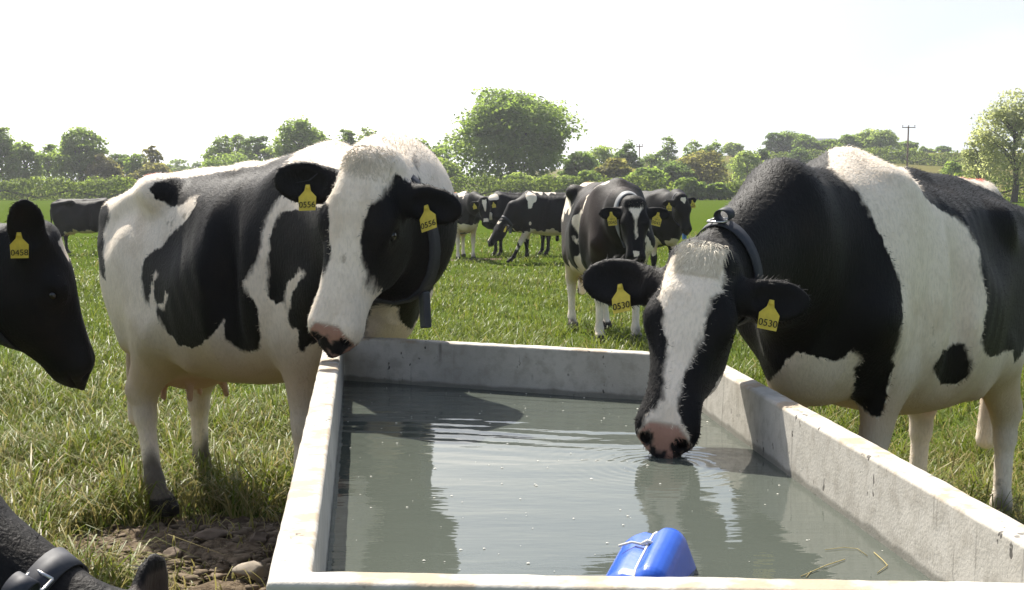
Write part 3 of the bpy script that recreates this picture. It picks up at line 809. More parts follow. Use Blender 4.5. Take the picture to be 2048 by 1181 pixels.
def ground_material():
    t = NT('pasture')
    p = t.pos()
    n1 = t.noise(p, .12, 5, .6); n2 = t.noise(p, 2.2, 5, .65); n3 = t.noise(p, 28, 3, .6)
    sep = t.new('ShaderNodeSeparateXYZ'); t.link(p, sep.inputs[0])
    g = t.mix(n2, (.030, .052, .010), (.075, .105, .022))
    g = t.mix(t.rng(n3, .35, .7, 0, .6), g, (.11, .135, .035))
    g2 = t.mix(n1, (.047, .080, .007), (.068, .094, .011))              # far sward
    g = t.mix(t.rng(sep.outputs['Y'], 8, 40, 0, 1), g, g2)
    hillg = t.mix(t.rng(t.noise(p, .02, 3), .4, .6, 0, 1), (.085, .105, .022), (.125, .110, .040))
    g = t.mix(t.rng(sep.outputs['Y'], 132, 140, 0, 1), g, hillg)
    d = t.mix(n2, (.075, .056, .038), (.22, .175, .125))
    d = t.mix(t.rng(n3, .4, .65, 0, .7), d, (.05, .037, .026))
    at_ = t.attr('dirt').outputs['Fac']
    f = t.rng(t.math('ADD', at_, t.math('MULTIPLY', t.math('SUBTRACT', n3, .5), .5)), .35, .6, 0, 1)
    t.base(t.mix(f, g, d))
    t.b.inputs['Roughness'].default_value = .95; t.b.inputs['Specular IOR Level'].default_value = .0
    t.bump(t.math('ADD', n3, t.noise(p, 90, 3)), .6, .02)
    return t.m
tag(link('ground', gme, ground_material()), kind='structure')

# distant blue ridge
hx = np.linspace(-1400, 700, 80)
hv, hf = [], []
for x in hx:
    h = 26 + 22 * math.exp(-((x + 640) / 240) ** 2) + 6 * math.sin(x * .011) + 3 * math.sin(x * .031)
    hv += [(x, 2700, -20), (x, 2760, h), (x, 3400, -20)]
for i in range(len(hx) - 1):
    for k in (0, 1): hf.append((i * 3 + k, i * 3 + 3 + k, i * 3 + 4 + k, i * 3 + 1 + k))
hme = bpy.data.meshes.new('distant_hill'); hme.from_pydata(hv, [], hf); hme.update(); smooth(hme)
tag(link('distant_hill', hme, plain('hill moor', (.05, .075, .05), .9, .1, var=.2, scale=.01)), kind='structure')

# ================================================================== TROUGH
RIM = .80
WT = .066
def concrete_material():
    t = NT('pale concrete')
    p = t.obj()
    sep = t.new('ShaderNodeSeparateXYZ'); t.link(p, sep.inputs[0])
    n1 = t.noise(p, 2.6, 6, .62); n2 = t.noise(p, 22, 5, .6); n3 = t.noise(p, 140, 2)
    c = t.mix(t.rng(n1, .3, .7, 0, 1), (.40, .375, .325), (.51, .48, .42))
    c = t.mix(t.rng(n2, .42, .70, 0, .6), c, (.30, .272, .225))
    # brown worn patches on the rim
    c = t.mix(t.math('MULTIPLY', t.rng(t.noise(p, 7, 5, .65), .49, .60, 0, .8), t.rng(sep.outputs['Z'], .785, .80, 0, 1)), c, (.33, .25, .16))
    # dark runs down the sides
    st = t.noise(t.mapping(p, (26, 26, 1.1)), 1.0, 4, .6)
    stm = t.math('MULTIPLY', t.rng(st, .59, .68, 0, .6), t.rng(t.noise(p, 1.7, 3), .48, .58, 0, 1))
    c = t.mix(t.math('MULTIPLY', stm, t.rng(sep.outputs['Z'], .79, .80, 1, 0)), c, (.10, .095, .08))
    # small black pits and scuffs
    pit = t.rng(t.noise(t.mapping(p, (1, 1, .7)), 42, 2, .5), .64, .68, 0, .9)
    pit = t.math('MULTIPLY', pit, t.rng(t.noise(p, 4.3, 3), .50, .60, 0, 1))
    c = t.mix(pit, c, (.045, .040, .034))
    sc2 = t.noise(t.mapping(p, (38, 38, 7)), 1.0, 3, .6)
    sc2 = t.math('MULTIPLY', t.rng(sc2, .64, .69, 0, .55), t.rng(t.noise(p, 3.1, 3), .53, .61, 0, 1))
    c = t.mix(t.math('MULTIPLY', sc2, t.rng(sep.outputs['Z'], .79, .80, 1, 0)), c, (.085, .080, .068))
    # damp band above the water
    damp = t.rng(t.math('ADD', sep.outputs['Z'], t.math('MULTIPLY', t.math('SUBTRACT', t.noise(p, 9, 4), .5), .03)), .645, .658, .72, 0)
    c = t.mix(damp, c, (.135, .130, .105))
    t.base(c)
    t.b.inputs['Roughness'].default_value = .72; t.b.inputs['Specular IOR Level'].default_value = .3
    t.bump(t.math('ADD', t.math('ADD', n2, n3), t.math('MULTIPLY', pit, -1.5)), .25, .004)
    return t.m
inner = [on(625, 1140, RIM), on(2182, 1164, RIM), on(1385, 712, RIM), on(685, 675, RIM)]   # near left, near right, far right, far left
inner = [Vector((p.x, p.y)) for p in inner]
def offset(poly, d):
    n = len(poly); L = []
    for i in range(n):
        a, b = poly[i], poly[(i + 1) % n]
        t = (b - a).normalized(); nn = Vector((t.y, -t.x))
        L.append((a + nn * d, t))
    out = []
    for i in range(n):
        (p, t), (q, u) = L[i - 1], L[i]
        den = t.x * u.y - t.y * u.x
        k = ((q.x - p.x) * u.y - (q.y - p.y) * u.x) / den
        out.append(p + t * k)
    return out
outer = offset(inner, WT)
inner_b = offset(inner, -.018)
bm = bmesh.new()
def loop(poly, z): return [bm.verts.new((p.x, p.y, z)) for p in poly]
def band(a, b):
    for i in range(4): bm.faces.new((a[i], a[(i + 1) % 4], b[(i + 1) % 4], b[i]))
def dense(poly, k=14):
    return poly
l0 = loop(offset(inner, WT + .02), -.12); l1 = loop(outer, RIM); l2 = loop(inner, RIM); l3 = loop(inner_b, .14)
band(l0, l1); band(l1, l2); band(l2, l3)
bm.faces.new(l3); bm.faces.new(l0[::-1])
bmesh.ops.recalc_face_normals(bm, faces=bm.faces)
long_e = [e for e in bm.edges if e.calc_length() > .9 and abs(e.verts[0].co.z - e.verts[1].co.z) < .01]
bmesh.ops.subdivide_edges(bm, edges=long_e, cuts=70, use_grid_fill=True)
tme = bpy.data.meshes.new('water_trough'); bm.to_mesh(tme); bm.free()
trough = link('water_trough', tme, concrete_material())
bv = trough.modifiers.new('bevel', 'BEVEL'); bv.width = .010; bv.segments = 3; bv.limit_method = 'ANGLE'
smooth(tme)
chip_t = bpy.data.textures.new('worn edges', 'CLOUDS'); chip_t.noise_scale = .035; chip_t.noise_depth = 3
dm_ = trough.modifiers.new('worn edges', 'DISPLACE'); dm_.texture = chip_t; dm_.strength = .0045; dm_.mid_level = .5; dm_.texture_coords = 'LOCAL'
trough.modifiers.new('normals', 'WEIGHTED_NORMAL')
tag(trough, 'long rectangular pale concrete water trough with worn rim, filled with cloudy water', 'water trough')

# ---- water with the rings made by the drinking muzzle
WZ = .634
muz = on(1330, 930, WZ)
wo = offset(inner, -.0045)
NXW, NYW = 180, 300
uu, vv = np.meshgrid(np.linspace(0, 1, NXW), np.linspace(0, 1, NYW), indexing='ij')
P4 = [np.array((p.x, p.y)) for p in wo]
WX = (1 - vv) * ((1 - uu) * P4[0][0] + uu * P4[1][0]) + vv * ((1 - uu) * P4[3][0] + uu * P4[2][0])
WY = (1 - vv) * ((1 - uu) * P4[0][1] + uu * P4[1][1]) + vv * ((1 - uu) * P4[3][1] + uu * P4[2][1])
rr = np.hypot(WX - muz.x, WY - muz.y)
ZW = WZ + .0010 * np.sin(rr * 2 * np.pi / .034) * np.exp(-np.maximum(rr - .05, 0) / .11)
ZW += .0007 * np.sin(WY * 23 + 1.7 * np.sin(WX * 5.3 + 2) + 2.2 * np.sin(WX * 3) + .6) * (.35 + sstep(2.6, 4.2, WY)) * .6
ZW += .0005 * np.sin(WY * 61 + WX * 13 + 1.5 * np.sin(WX * 7)) * sstep(3.3, 4.2, WY)
wi = np.arange(NXW * NYW).reshape(NXW, NYW)
wq = np.stack([wi[:-1, :-1].ravel(), wi[1:, :-1].ravel(), wi[1:, 1:].ravel(), wi[:-1, 1:].ravel()], 1)
wme = np_mesh('water', np.stack([WX.ravel(), WY.ravel(), ZW.ravel()], 1), [wq], True)
def water_material():
    t = NT('cloudy water')
    p = t.pos()
    n = t.noise(p, 1.4, 4, .6)
    t.base(t.mix(n, (.064, .074, .062), (.084, .094, .078)))
    t.b.inputs['Roughness'].default_value = .025
    t.b.inputs['IOR'].default_value = 1.333
    t.b.inputs['Specular IOR Level'].default_value = .5
    h = t.math('ADD', t.noise(t.mapping(p, (3, 9, 1)), 1, 3, .5), t.math('MULTIPLY', t.noise(t.mapping(p, (16, 34, 1)), 1, 2, .5), .12))
    t.bump(h, .22, .012)
    return t.m
tag(link('water', wme, water_material()), kind='structure')
# floating specks
sv, sf = [], []
for i in range(170):
    u, v = rng.random(), rng.random() ** 1.2
    x = np.interp(v, [0, 1], [np.interp(u, [0, 1], [P4[0][0] + .02, P4[1][0] - .02]), np.interp(u, [0, 1], [P4[3][0] + .02, P4[2][0] - .02])])
    y = np.interp(v, [0, 1], [np.interp(u, [0, 1], [P4[0][1] + .02, P4[1][1] + .02]), np.interp(u, [0, 1], [P4[3][1] - .02, P4[2][1] - .02])])
    r = .0012 + .0028 * rng.random() ** 2.5
    b = len(sv)
    n = 6
    for k in range(n): sv.append((x + r * (1.4 if k % 2 else .8) * math.cos(k * math.pi / 3 + i), y + r * math.sin(k * math.pi / 3 + i), WZ + .0015))
    sv.append((x, y, WZ + .0015 + r * .6))
    for k in range(n): sf.append((b + k, b + (k + 1) % n, b + n))
sme = bpy.data.meshes.new('floating_specks'); sme.from_pydata(sv, [], sf); sme.update()
tag(link('floating_specks', sme, plain('foam speck', (.62, .60, .52), .7, .3, var=.3)), kind='stuff')
# straws
M_STRAW = plain('straw', (.36, .29, .11), .6, .3, var=.3)
def straw(pix, label, r=.0016):
    mb = MB(); mb.tube([on(u, v, WZ + .002) + Vector((0, 0, dz)) for u, v, dz in pix], r * .55, 6)
    return tag(mb.build('straw', M_STRAW), label, 'straw', 'straws floating on the water')
straw([(1602, 1153, 0), (1655, 1132, .002), (1690, 1119, 0)], 'long pale straw with a split end floating in the near right of the trough')
straw([(1748, 1105, 0), (1766, 1122, .001), (1775, 1132, .001), (1755, 1146, 0)], 'bent yellow straw floating closest to the right trough wall')
straw([(1650, 1100, 0), (1688, 1096, .001), (1715, 1098, 0), (1735, 1112, 0)], 'thin wavy straw floating behind the long split one', .0012)
straw([(1612, 1155, 0), (1622, 1143, 0)], 'short stub of straw crossing the end of the long one', .0014)

# ---- blue canister float
def canister():
    root = empty('float_canister', on(1300, 1150, WZ), 0)
    fr = root.location
    M3 = Matrix.Rotation(R(-24), 3, 'Z') @ Matrix.Rotation(R(-16), 3, 'Y') @ Matrix.Rotation(R(14), 3, 'X')
    bm = bmesh.new()
    bmesh.ops.create_cube(bm, size=1)
    bmesh.ops.scale(bm, vec=(.145, .22, .155), verts=bm.verts)
    bmesh.ops.bevel(bm, geom=list(bm.edges), offset=.046, segments=7, profile=.55, affect='EDGES')
    bmesh.ops.subdivide_edges(bm, edges=bm.edges, cuts=2, use_grid_fill=True)
    for v in bm.verts:                       # waist groove where the cord sits, sloping shoulder
        g = math.exp(-((v.co.x - .012) / .013) ** 2)
        if v.co.z > 0: v.co.z -= g * .011 * sstep(.02, .06, v.co.z)
        v.co.y *= 1 - .02 * g
        if v.co.x < 0 and v.co.z > 0: v.co.z *= 1 - .16 * min(1, -v.co.x / .062) ** 1.3
    bmesh.ops.rotate(bm, cent=(0, 0, 0), matrix=M3, verts=bm.verts)
    me = bpy.data.meshes.new('canister_body'); bm.to_mesh(me); bm.free(); smooth(me)
    t = NT('blue plastic')
    n = t.noise(t.obj(), 60, 4)
    t.base(t.mix(n, (.016, .075, .44), (.03, .115, .54)))
    t.b.inputs['Roughness'].default_value = .24; t.b.inputs['Specular IOR Level'].default_value = .5
    t.bump(t.noise(t.obj(), 24, 3), .15, .006)
    body = link('canister_body', me, t.m, root)
    body.location = (0, 0, -.020)
    bvh = BVHTree.FromPolygons([tuple(v.co) for v in me.vertices], [tuple(p.vertices) for p in me.polygons])
    pts = []
    for k in range(40):
        w = 2 * math.pi * k / 40
        d = M3 @ Vector((0, math.sin(w), math.cos(w))); o = M3 @ Vector((.014, 0, 0))
        hit = bvh.ray_cast(o + d * .5, -d, .6)
        pts.append((hit[0] if hit[0] is not None else o + d * .08) + d * .0015)
    mb = MB(); mb.tube(pts + [pts[0]], .0026, 8, cap=False)
    top = pts[2]
    mb.tube([top + Vector((-.012, 0, .002)), top + Vector((0, .004, .008)), top + Vector((.012, -.002, .003))], .004, 8)
    mb.tube([top, top + Vector((-.03, .01, .004)), top + Vector((-.055, .012, -.004))], .0026, 8)
    c = mb.build('cord', plain('white cord', (.72, .68, .60), .7, .3, var=.2, scale=300), root); c.location = (0, 0, -.020)
    tag(root, 'blue plastic canister tied round with white cord, floating by the near rim of the trough', 'float')
canister()
# ---- the herd further out in the field
gz0 = lambda x, y: float(ground_z(x, y))
HS = [((.0, -.13), (.10, .09))]
def herd(x, y, hx, hy, **kw):
    S = dict(loc=(x, y, gz0(x, y)), rz=heading(hx, hy), vox=.019, feet=dict(FEET0), coat0=1, head0=1, pink=0, paint=1, detail=1, tagscale=1.15, ears=EARS)
    S.update(kw); return S
E_ = herd(.93, 11.9, .17, -.985, scale=.97, brown=1, vox=.015, tagL='0045', tagR='0045', fur=14000, fur_len=.014,
    ears=[((.06, .05, 1.0), (.2, 1, .2), .23, .55), ((.06, .05, -1.0), (.2, 1, -.2), .23, .55)],
    hcoat=[(-1, [(-.06, -.02), (.075, -.02), (.068, .06), (.04, .12), (.012, .18), (.008, .26), (.018, .34), (.0, .36), (-.012, .3), (-.008, .2), (-.03, .13), (-.06, .08)]),
           (-1, [(-.03, .47), (.03, .47), (.02, .52), (-.02, .52)])],
    blobs=[((-1.20, .0, 1.28), (.52, .45, .26), -1), ((-.30, -.33, .98), (.035, .25, .22), -1), ((-.22, -.2, 1.30), (.03, .2, .10), -1), ((-.7, -.2, .60), (.5, .4, .09), -1),
           ((-.06, -.12, 1.40), (.10, .06, .2), -1), ((0, .17, .30), (.3, .2, .34), -1), ((0, -.17, .30), (.3, .2, .34), -1), ((-1.15, 0, .4), (.3, .4, .42), -1), ((.2, .2, .80), (.12, .08, .20), -1)])
finish_spec(E_, (1.02, 11.22, 1.245), (.0, -.19, -.5), (.03, -.95, .35), [((.95, 11.52, 1.13), .23, .16)], .93)
G = herd(2.34, 21.0, .45, -.89, tagL='0045', tagR='0045', paint=0,
    hcoat=[(-1, [(-.045, .02), (.045, .02), (.05, .06), (.0, .12), (-.05, .06)])],
    blobs=[((.1, .2, .42), (.12, .14, .34), -1), ((.1, -.2, .62), (.10, .10, .20), -1), ((.25, 0, .70), (.12, .10, .14), -1)])
finish_spec(G, at(1364, 394, 20.25), (.09, -.10, -.5), (.32, -.9, .22), [((2.52, 20.6, 1.10), .22, .15)], .95)
F1 = herd(-1.02, 29.5, .22, -.97, tagL='', tagR='',
    hcoat=[(-1, [(-.05, -.02), (.05, -.02), (.045, .10), (.02, .22), (.0, .30), (-.02, .22), (-.05, .10)]), (-1, [(-.05, .42), (.05, .42), (.06, .50), (-.06, .50)])],
    blobs=[((.2, 0, .66), (.28, .30, .20), -1), ((0, .17, .32), (.3, .2, .36), -1), ((0, -.17, .32), (.3, .2, .36), -1), ((-1.15, 0, .35), (.3, .4, .4), -1), ((.05, -.1, 1.42), (.14, .08, .1), -1), ((.2, .12, 1.30), (.14, .09, .1), -1)])
finish_spec(F1, at(968, 399, 28.6), (.05, -.12, -.5), (.12, -.95, .25), [((-.80, 29.0, 1.02), .22, .15)], .98)
F2 = posed(herd(-.30, 31.2, -.93, -.36, fur=0, blobs=[((.2, .1, 1.34), (.2, .1, .08), -1), ((.35, .2, .95), (.08, .1, .12), -1)]), 'level', -10)
F3 = herd(.36, 28.4, -.97, -.24, feet=dict(fl=(.42, 0), fr=(-.02, 0), hl=(.0, 0), hr=(-.3, 0)), tagL='',
    hcoat=[(-1, [(-.10, -.02), (.10, -.02), (.05, .10), (-.05, .10)]), (-1, [(-.12, .28), (-.03, .34), (-.02, .50), (-.12, .50)])],
    blobs=[((-.5, 0, .56), (1.0, .5, .15), -1), ((-1.2, .0, 1.25), (.30, .32, .24), -1), ((-1.05, .3, .85), (.30, .2, .28), -1), ((-1.0, .33, .78), (.06, .12, .06), 1), ((.02, .2, 1.36), (.10, .16, .16), -1), ((.05, .2, 1.22), (.025, .12, .18), -1),
           ((.05, .18, .4), (.3, .1, .22), -1), ((-.3, .0, 1.45), (.22, .1, .06), -1)])
finish_spec(F3, at(1003, 442, 28.0), (-.30, -.06, -.45), (-.80, -.4, .5), [((.06, 28.2, .86), .22, .14)], .98)
I_ = herd(-10.55, 35.0, 1.0, -.12, scale=.98, fur=0, paint=0, blobs=[((-.55, 0, .55), (.5, .4, .10), -1), ((-.8, -.2, .35), (.2, .1, .2), -1)])
posed(I_, 'graze', 0)
K_ = posed(herd(5.35, 22.4, .95, .30, fur=0, blobs=[((-1.25, 0, 1.40), (.10, .3, .12), -1)], scale=.98), 'graze', 0)

LAB = {
 'A': (A, 'large black and white cow resting her pale face over the far left trough corner'),
 'B': (B, 'black and white cow with white blaze drinking over the right trough wall'),
 'C': (Cc, 'black cow seen in profile at the left edge, looking at the big white faced cow'),
 'D': (D, 'nearest black cow bending her neck with a buckled grey collar, bottom left'),
 'E': (E_, 'dark cow with white forehead triangle facing the trough from behind it'),
 'G': (G, 'black cow with a small white heart on her forehead standing behind the triangle faced cow'),
 'F1': (F1, 'white blazed cow with white chest and forelegs facing forward in the distant group'),
 'F2': (F2, 'mostly hidden black cow with red paint on her back behind the distant blaze faced cow'),
 'F3': (F3, 'walking black and white cow with lowered head and collar box in the distant group'),
 'I': (I_, 'distant black cow grazing at the far left, partly behind the large cow'),
 'K': (K_, 'distant cow whose rump just shows behind the neck of the drinking cow'),
}
FURS = {'A': 70000, 'B': 70000, 'C': 26000, 'D': 9000}
COWS = {}
for key, (S, lab) in LAB.items():
    if key in FURS: S['fur'] = FURS[key]
    root, body, bvh = make_cow(S)
    tag(root, lab, 'cow', 'herd of dairy cows')
    COWS[key] = (root, body, bvh)

def strap_buckle(c, M, parent):
    mb = MB()
    for x0, y0, x1, y1 in ((-.028, -.02, .028, -.02), (-.028, .02, .028, .02), (-.028, -.02, -.028, .02), (.028, -.02, .028, .02), (0, -.02, 0, .02)):
        mb.tube([c + M @ Vector((x0, y0, 0)), c + M @ Vector((x1, y1, 0))], .0032, 6)
    return mb.build('buckle', M_STEEL, parent)
def strap_loop(c, M, parent, r=.022, w=.036):
    """free end of the strap folded over into a loop"""
    vs, fs = [], []
    n = 18
    for k in range(n + 1):
        a = -.6 + (2 * math.pi - 1.0) * k / n
        for q in (-.5, .5):
            for rr in (r, r + .004): vs.append(c + M @ Vector((rr * math.cos(a), q * w, rr * .8 * math.sin(a) + r)))
    for k in range(n):
        a, b = 4 * k, 4 * k + 4
        for x, y in ((0, 2), (2, 3), (3, 1), (1, 0)): fs.append((a + x, a + y, b + y, b + x))
    me = bpy.data.meshes.new('strap_end'); me.from_pydata([tuple(v) for v in vs], [], fs); me.update(); smooth(me)
    return link('strap_end', me, M_STRAP, parent)
def hang_box(c, parent, h=.10, w=.045, d=.03, tilt=0):
    mb = MB(); M = Matrix.Rotation(tilt, 3, 'X')
    mb.box(c + Vector((0, 0, -h / 2)), (d, w, h), M)
    return mb.build('collar_box', M_BOX, parent, sm=False, bevel=.006)
M_HAIRA = plain('cream poll hair', (.62, .54, .42), .6, .25, var=.3, scale=30)
# forelocks: tufts of longer pale hair on the poll
def forelock(key, count, ln, mat, spread=.07, fwd=1.0, a0=-.03, a1=.05):
    S, root = LAB[key][0], COWS[key][0]
    H = S['head']; hp = V3(H['poll']); a, n, s = head_frame(H); hs = H['scale']; sc = S.get('scale', 1.0)
    vs, fs = [], []
    for i in range(count):
        ss = np.clip(rng.normal(0, spread * .55), -spread, spread); q_ = rng.random() ** 1.4; al = a0 + (a1 - a0) * q_
        p = hp + (a * al + n * .1 + s * ss) * hs
        hit = COWS[key][2].ray_cast(Vector(p * sc), Vector(-n), .4)
        if hit[0] is None: continue
        p = V3(hit[0])
        d = nrm(a * (.85 * fwd + .25 * rng.normal()) + n * (.10 + .20 * rng.random()) + s * (ss * 5 + .3 * rng.normal()))
        L = ln * (.55 + .6 * rng.random()) * sc * (1 - .55 * q_)
        g = a * .55 * L; m = p + d * L * .55; t_ = p + d * L + g * .7 - n * L * .35
        w = nrm(np.cross(d, n)) * .0010
        b = len(vs)
        vs += [p - w, p + w, m - w * .8, m + w * .8, t_]
        fs += [(b, b + 1, b + 3, b + 2), (b + 2, b + 3, b + 4)]
    me = bpy.data.meshes.new('forelock'); me.from_pydata([tuple(v) for v in vs], [], fs); me.update(); smooth(me)
    return link('forelock', me, mat, root)
forelock('A', 1500, .020, M_HAIRA, .085, .5, -.05, .06)
forelock('B', 5600, .042, M_HAIR, .058, 1.0, -.045, .06)
forelock('E', 700, .06, M_HAIRB, .08, .9)
# collars
r_, b_, v_ = COWS['B']
co, c, u, sd, p = collar(r_, B, 1, .74, v_, .036)
M3 = Matrix((sd, u, p)).transposed()
hit = v_.ray_cast(Vector(c + p * .6), Vector(-p), .6)
topp = hit[0] if hit[0] is not None else Vector(c + p * .15)
nside = 1 if p[2] > 0 else -1
strap_buckle(Vector(topp) + Vector(p) * .012, M3, co); strap_loop(Vector(topp) + Vector(p) * .006 + Vector(sd) * .02, M3, co)
r_, b_, v_ = COWS['A']
co, c, u, sd, p = collar(r_, A, 1, .80, v_, .040, tilt=-.70, bury=.05)
mw = pose_m(A)
low = min((v.co for v in co.data.vertices), key=lambda q: q.z - .9 * float((mw @ V3(q))[0]))
hang_box(Vector(low) + Vector((0, 0, .01)), co, .13, .035, .03)
r_, b_, v_ = COWS['C']
collar(r_, Cc, 1, .55, v_, .042)
r_, b_, v_ = COWS['D']
co, c, u, sd, p = collar(r_, D, 1, .66, v_, .048)
M3 = Matrix((sd, u, p)).transposed()
toc = Vector(local_of(D, (0, 0, CAM_H))) - Vector(c); toc = (toc - toc.dot(Vector(u)) * Vector(u)).normalized(); upv = Vector((0, 0, 1)); upv = (upv - upv.dot(Vector(u)) * Vector(u)).normalized(); toc = (toc + .9 * upv).normalized()
hit = v_.ray_cast(Vector(c) + toc * .6, -toc, .6)
q0 = hit[0] if hit[0] is not None else Vector(c) + toc * .13
s2 = Vector(u).cross(toc)
M4 = Matrix((s2, Vector(u), toc)).transposed()
strap_buckle(q0 + toc * .012, M4, co); strap_loop(q0 + toc * .008 + s2 * .03, M4, co, .024, .04)
r_, b_, v_ = COWS['F3']
co, c, u, sd, p = collar(r_, F3, 1, .75, v_, .05, sag=.03)
low = min((v.co for v in co.data.vertices), key=lambda q: q.z)
hang_box(Vector(low) + Vector((0, 0, .02)), co, .14, .08, .05)
r_, b_, v_ = COWS['G']
co, c, u, sd, p = collar(r_, G, 1, .8, v_, .05, sag=.03)
low = min((v.co for v in co.data.vertices), key=lambda q: q.z)
q = hang_box(Vector(low) + Vector((0, 0, .02)), co, .09, .06, .04); q.data.materials.clear(); q.data.materials.append(plain('blue plate', (.05, .16, .42), .4, .4))
r_, b_, v_ = COWS['E']
co, c, u, sd, p = collar(r_, E_, 1, .6, v_, .045, sag=.05)
co.data.materials.clear(); co.data.materials.append(plain('pale webbing', (.16, .165, .17), .6, .3))
low = min((v.co for v in co.data.vertices), key=lambda q: q.z)
q = hang_box(Vector(low) + Vector((0, 0, .01)), co, .14, .03, .02); q.data.materials.clear(); q.data.materials.append(plain('pale strap end', (.38, .41, .44), .6, .3))
# ================================================================== TREES, HEDGES AND FAR THINGS
def leaf_material(name, c1, c2, tr=.45):
    t = NT(name)
    v = t.attr('vary').outputs['Fac']
    n = t.noise(t.obj(), .35, 3)
    f = t.math('ADD', t.math('MULTIPLY', v, .7), t.math('MULTIPLY', n, .3), True)
    c = t.mix(f, c1, c2)
    t.base(c)
    t.b.inputs['Roughness'].default_value = .6; t.b.inputs['Specular IOR Level'].default_value = .08
    tl = t.new('ShaderNodeBsdfTranslucent'); t.link(t.mix(1.0, c, (2.9, 2.9, 1.8), 'MULTIPLY'), tl.inputs['Color'])
    ms = t.new('ShaderNodeMixShader'); ms.inputs[0].default_value = tr + .1
    out = t.n['Material Output']
    t.link(t.b.outputs[0], ms.inputs[1]); t.link(tl.outputs[0], ms.inputs[2]); t.link(ms.outputs[0], out.inputs[0])
    return t.m
LEAF = {
 'mid': leaf_material('leaves mid green', (.075, .115, .028), (.165, .215, .060)),
 'dark': leaf_material('leaves dark green', (.050, .080, .025), (.105, .150, .045)),
 'light': leaf_material('leaves light green', (.10, .145, .042), (.21, .25, .085)),
 'brown': leaf_material('leaves olive brown', (.080, .080, .030), (.160, .150, .060)),
 'pale': leaf_material('leaves pale grey green', (.13, .15, .085), (.27, .28, .18), .45),
 'hedge': leaf_material('hedge leaves', (.045, .070, .015), (.135, .170, .038)),
}
M_BARK = plain('bark', (.075, .062, .050), .9, .2, var=.4, scale=6)
def leaf_quads(P, Nn, size, aspect=.7):
    """quads at P, facing roughly along Nn with a random turn"""
    k = len(P)
    Nn = Nn + rng.normal(0, .55, (k, 3)); Nn /= np.linalg.norm(Nn, axis=1, keepdims=True)
    t = np.cross(Nn, rng.normal(0, 1, (k, 3))); t /= np.maximum(np.linalg.norm(t, axis=1, keepdims=True), 1e-6)
    b = np.cross(Nn, t)
    s = (size * (.6 + .8 * rng.random(k)))[:, None]
    c = [P - t * s * .5, P + b * s * aspect * .5 + Nn * s * .1, P + t * s * .5, P - b * s * aspect * .5 + Nn * s * .1]
    V = np.stack(c, 1).reshape(-1, 3)
    return V, np.arange(4 * k).reshape(k, 4)
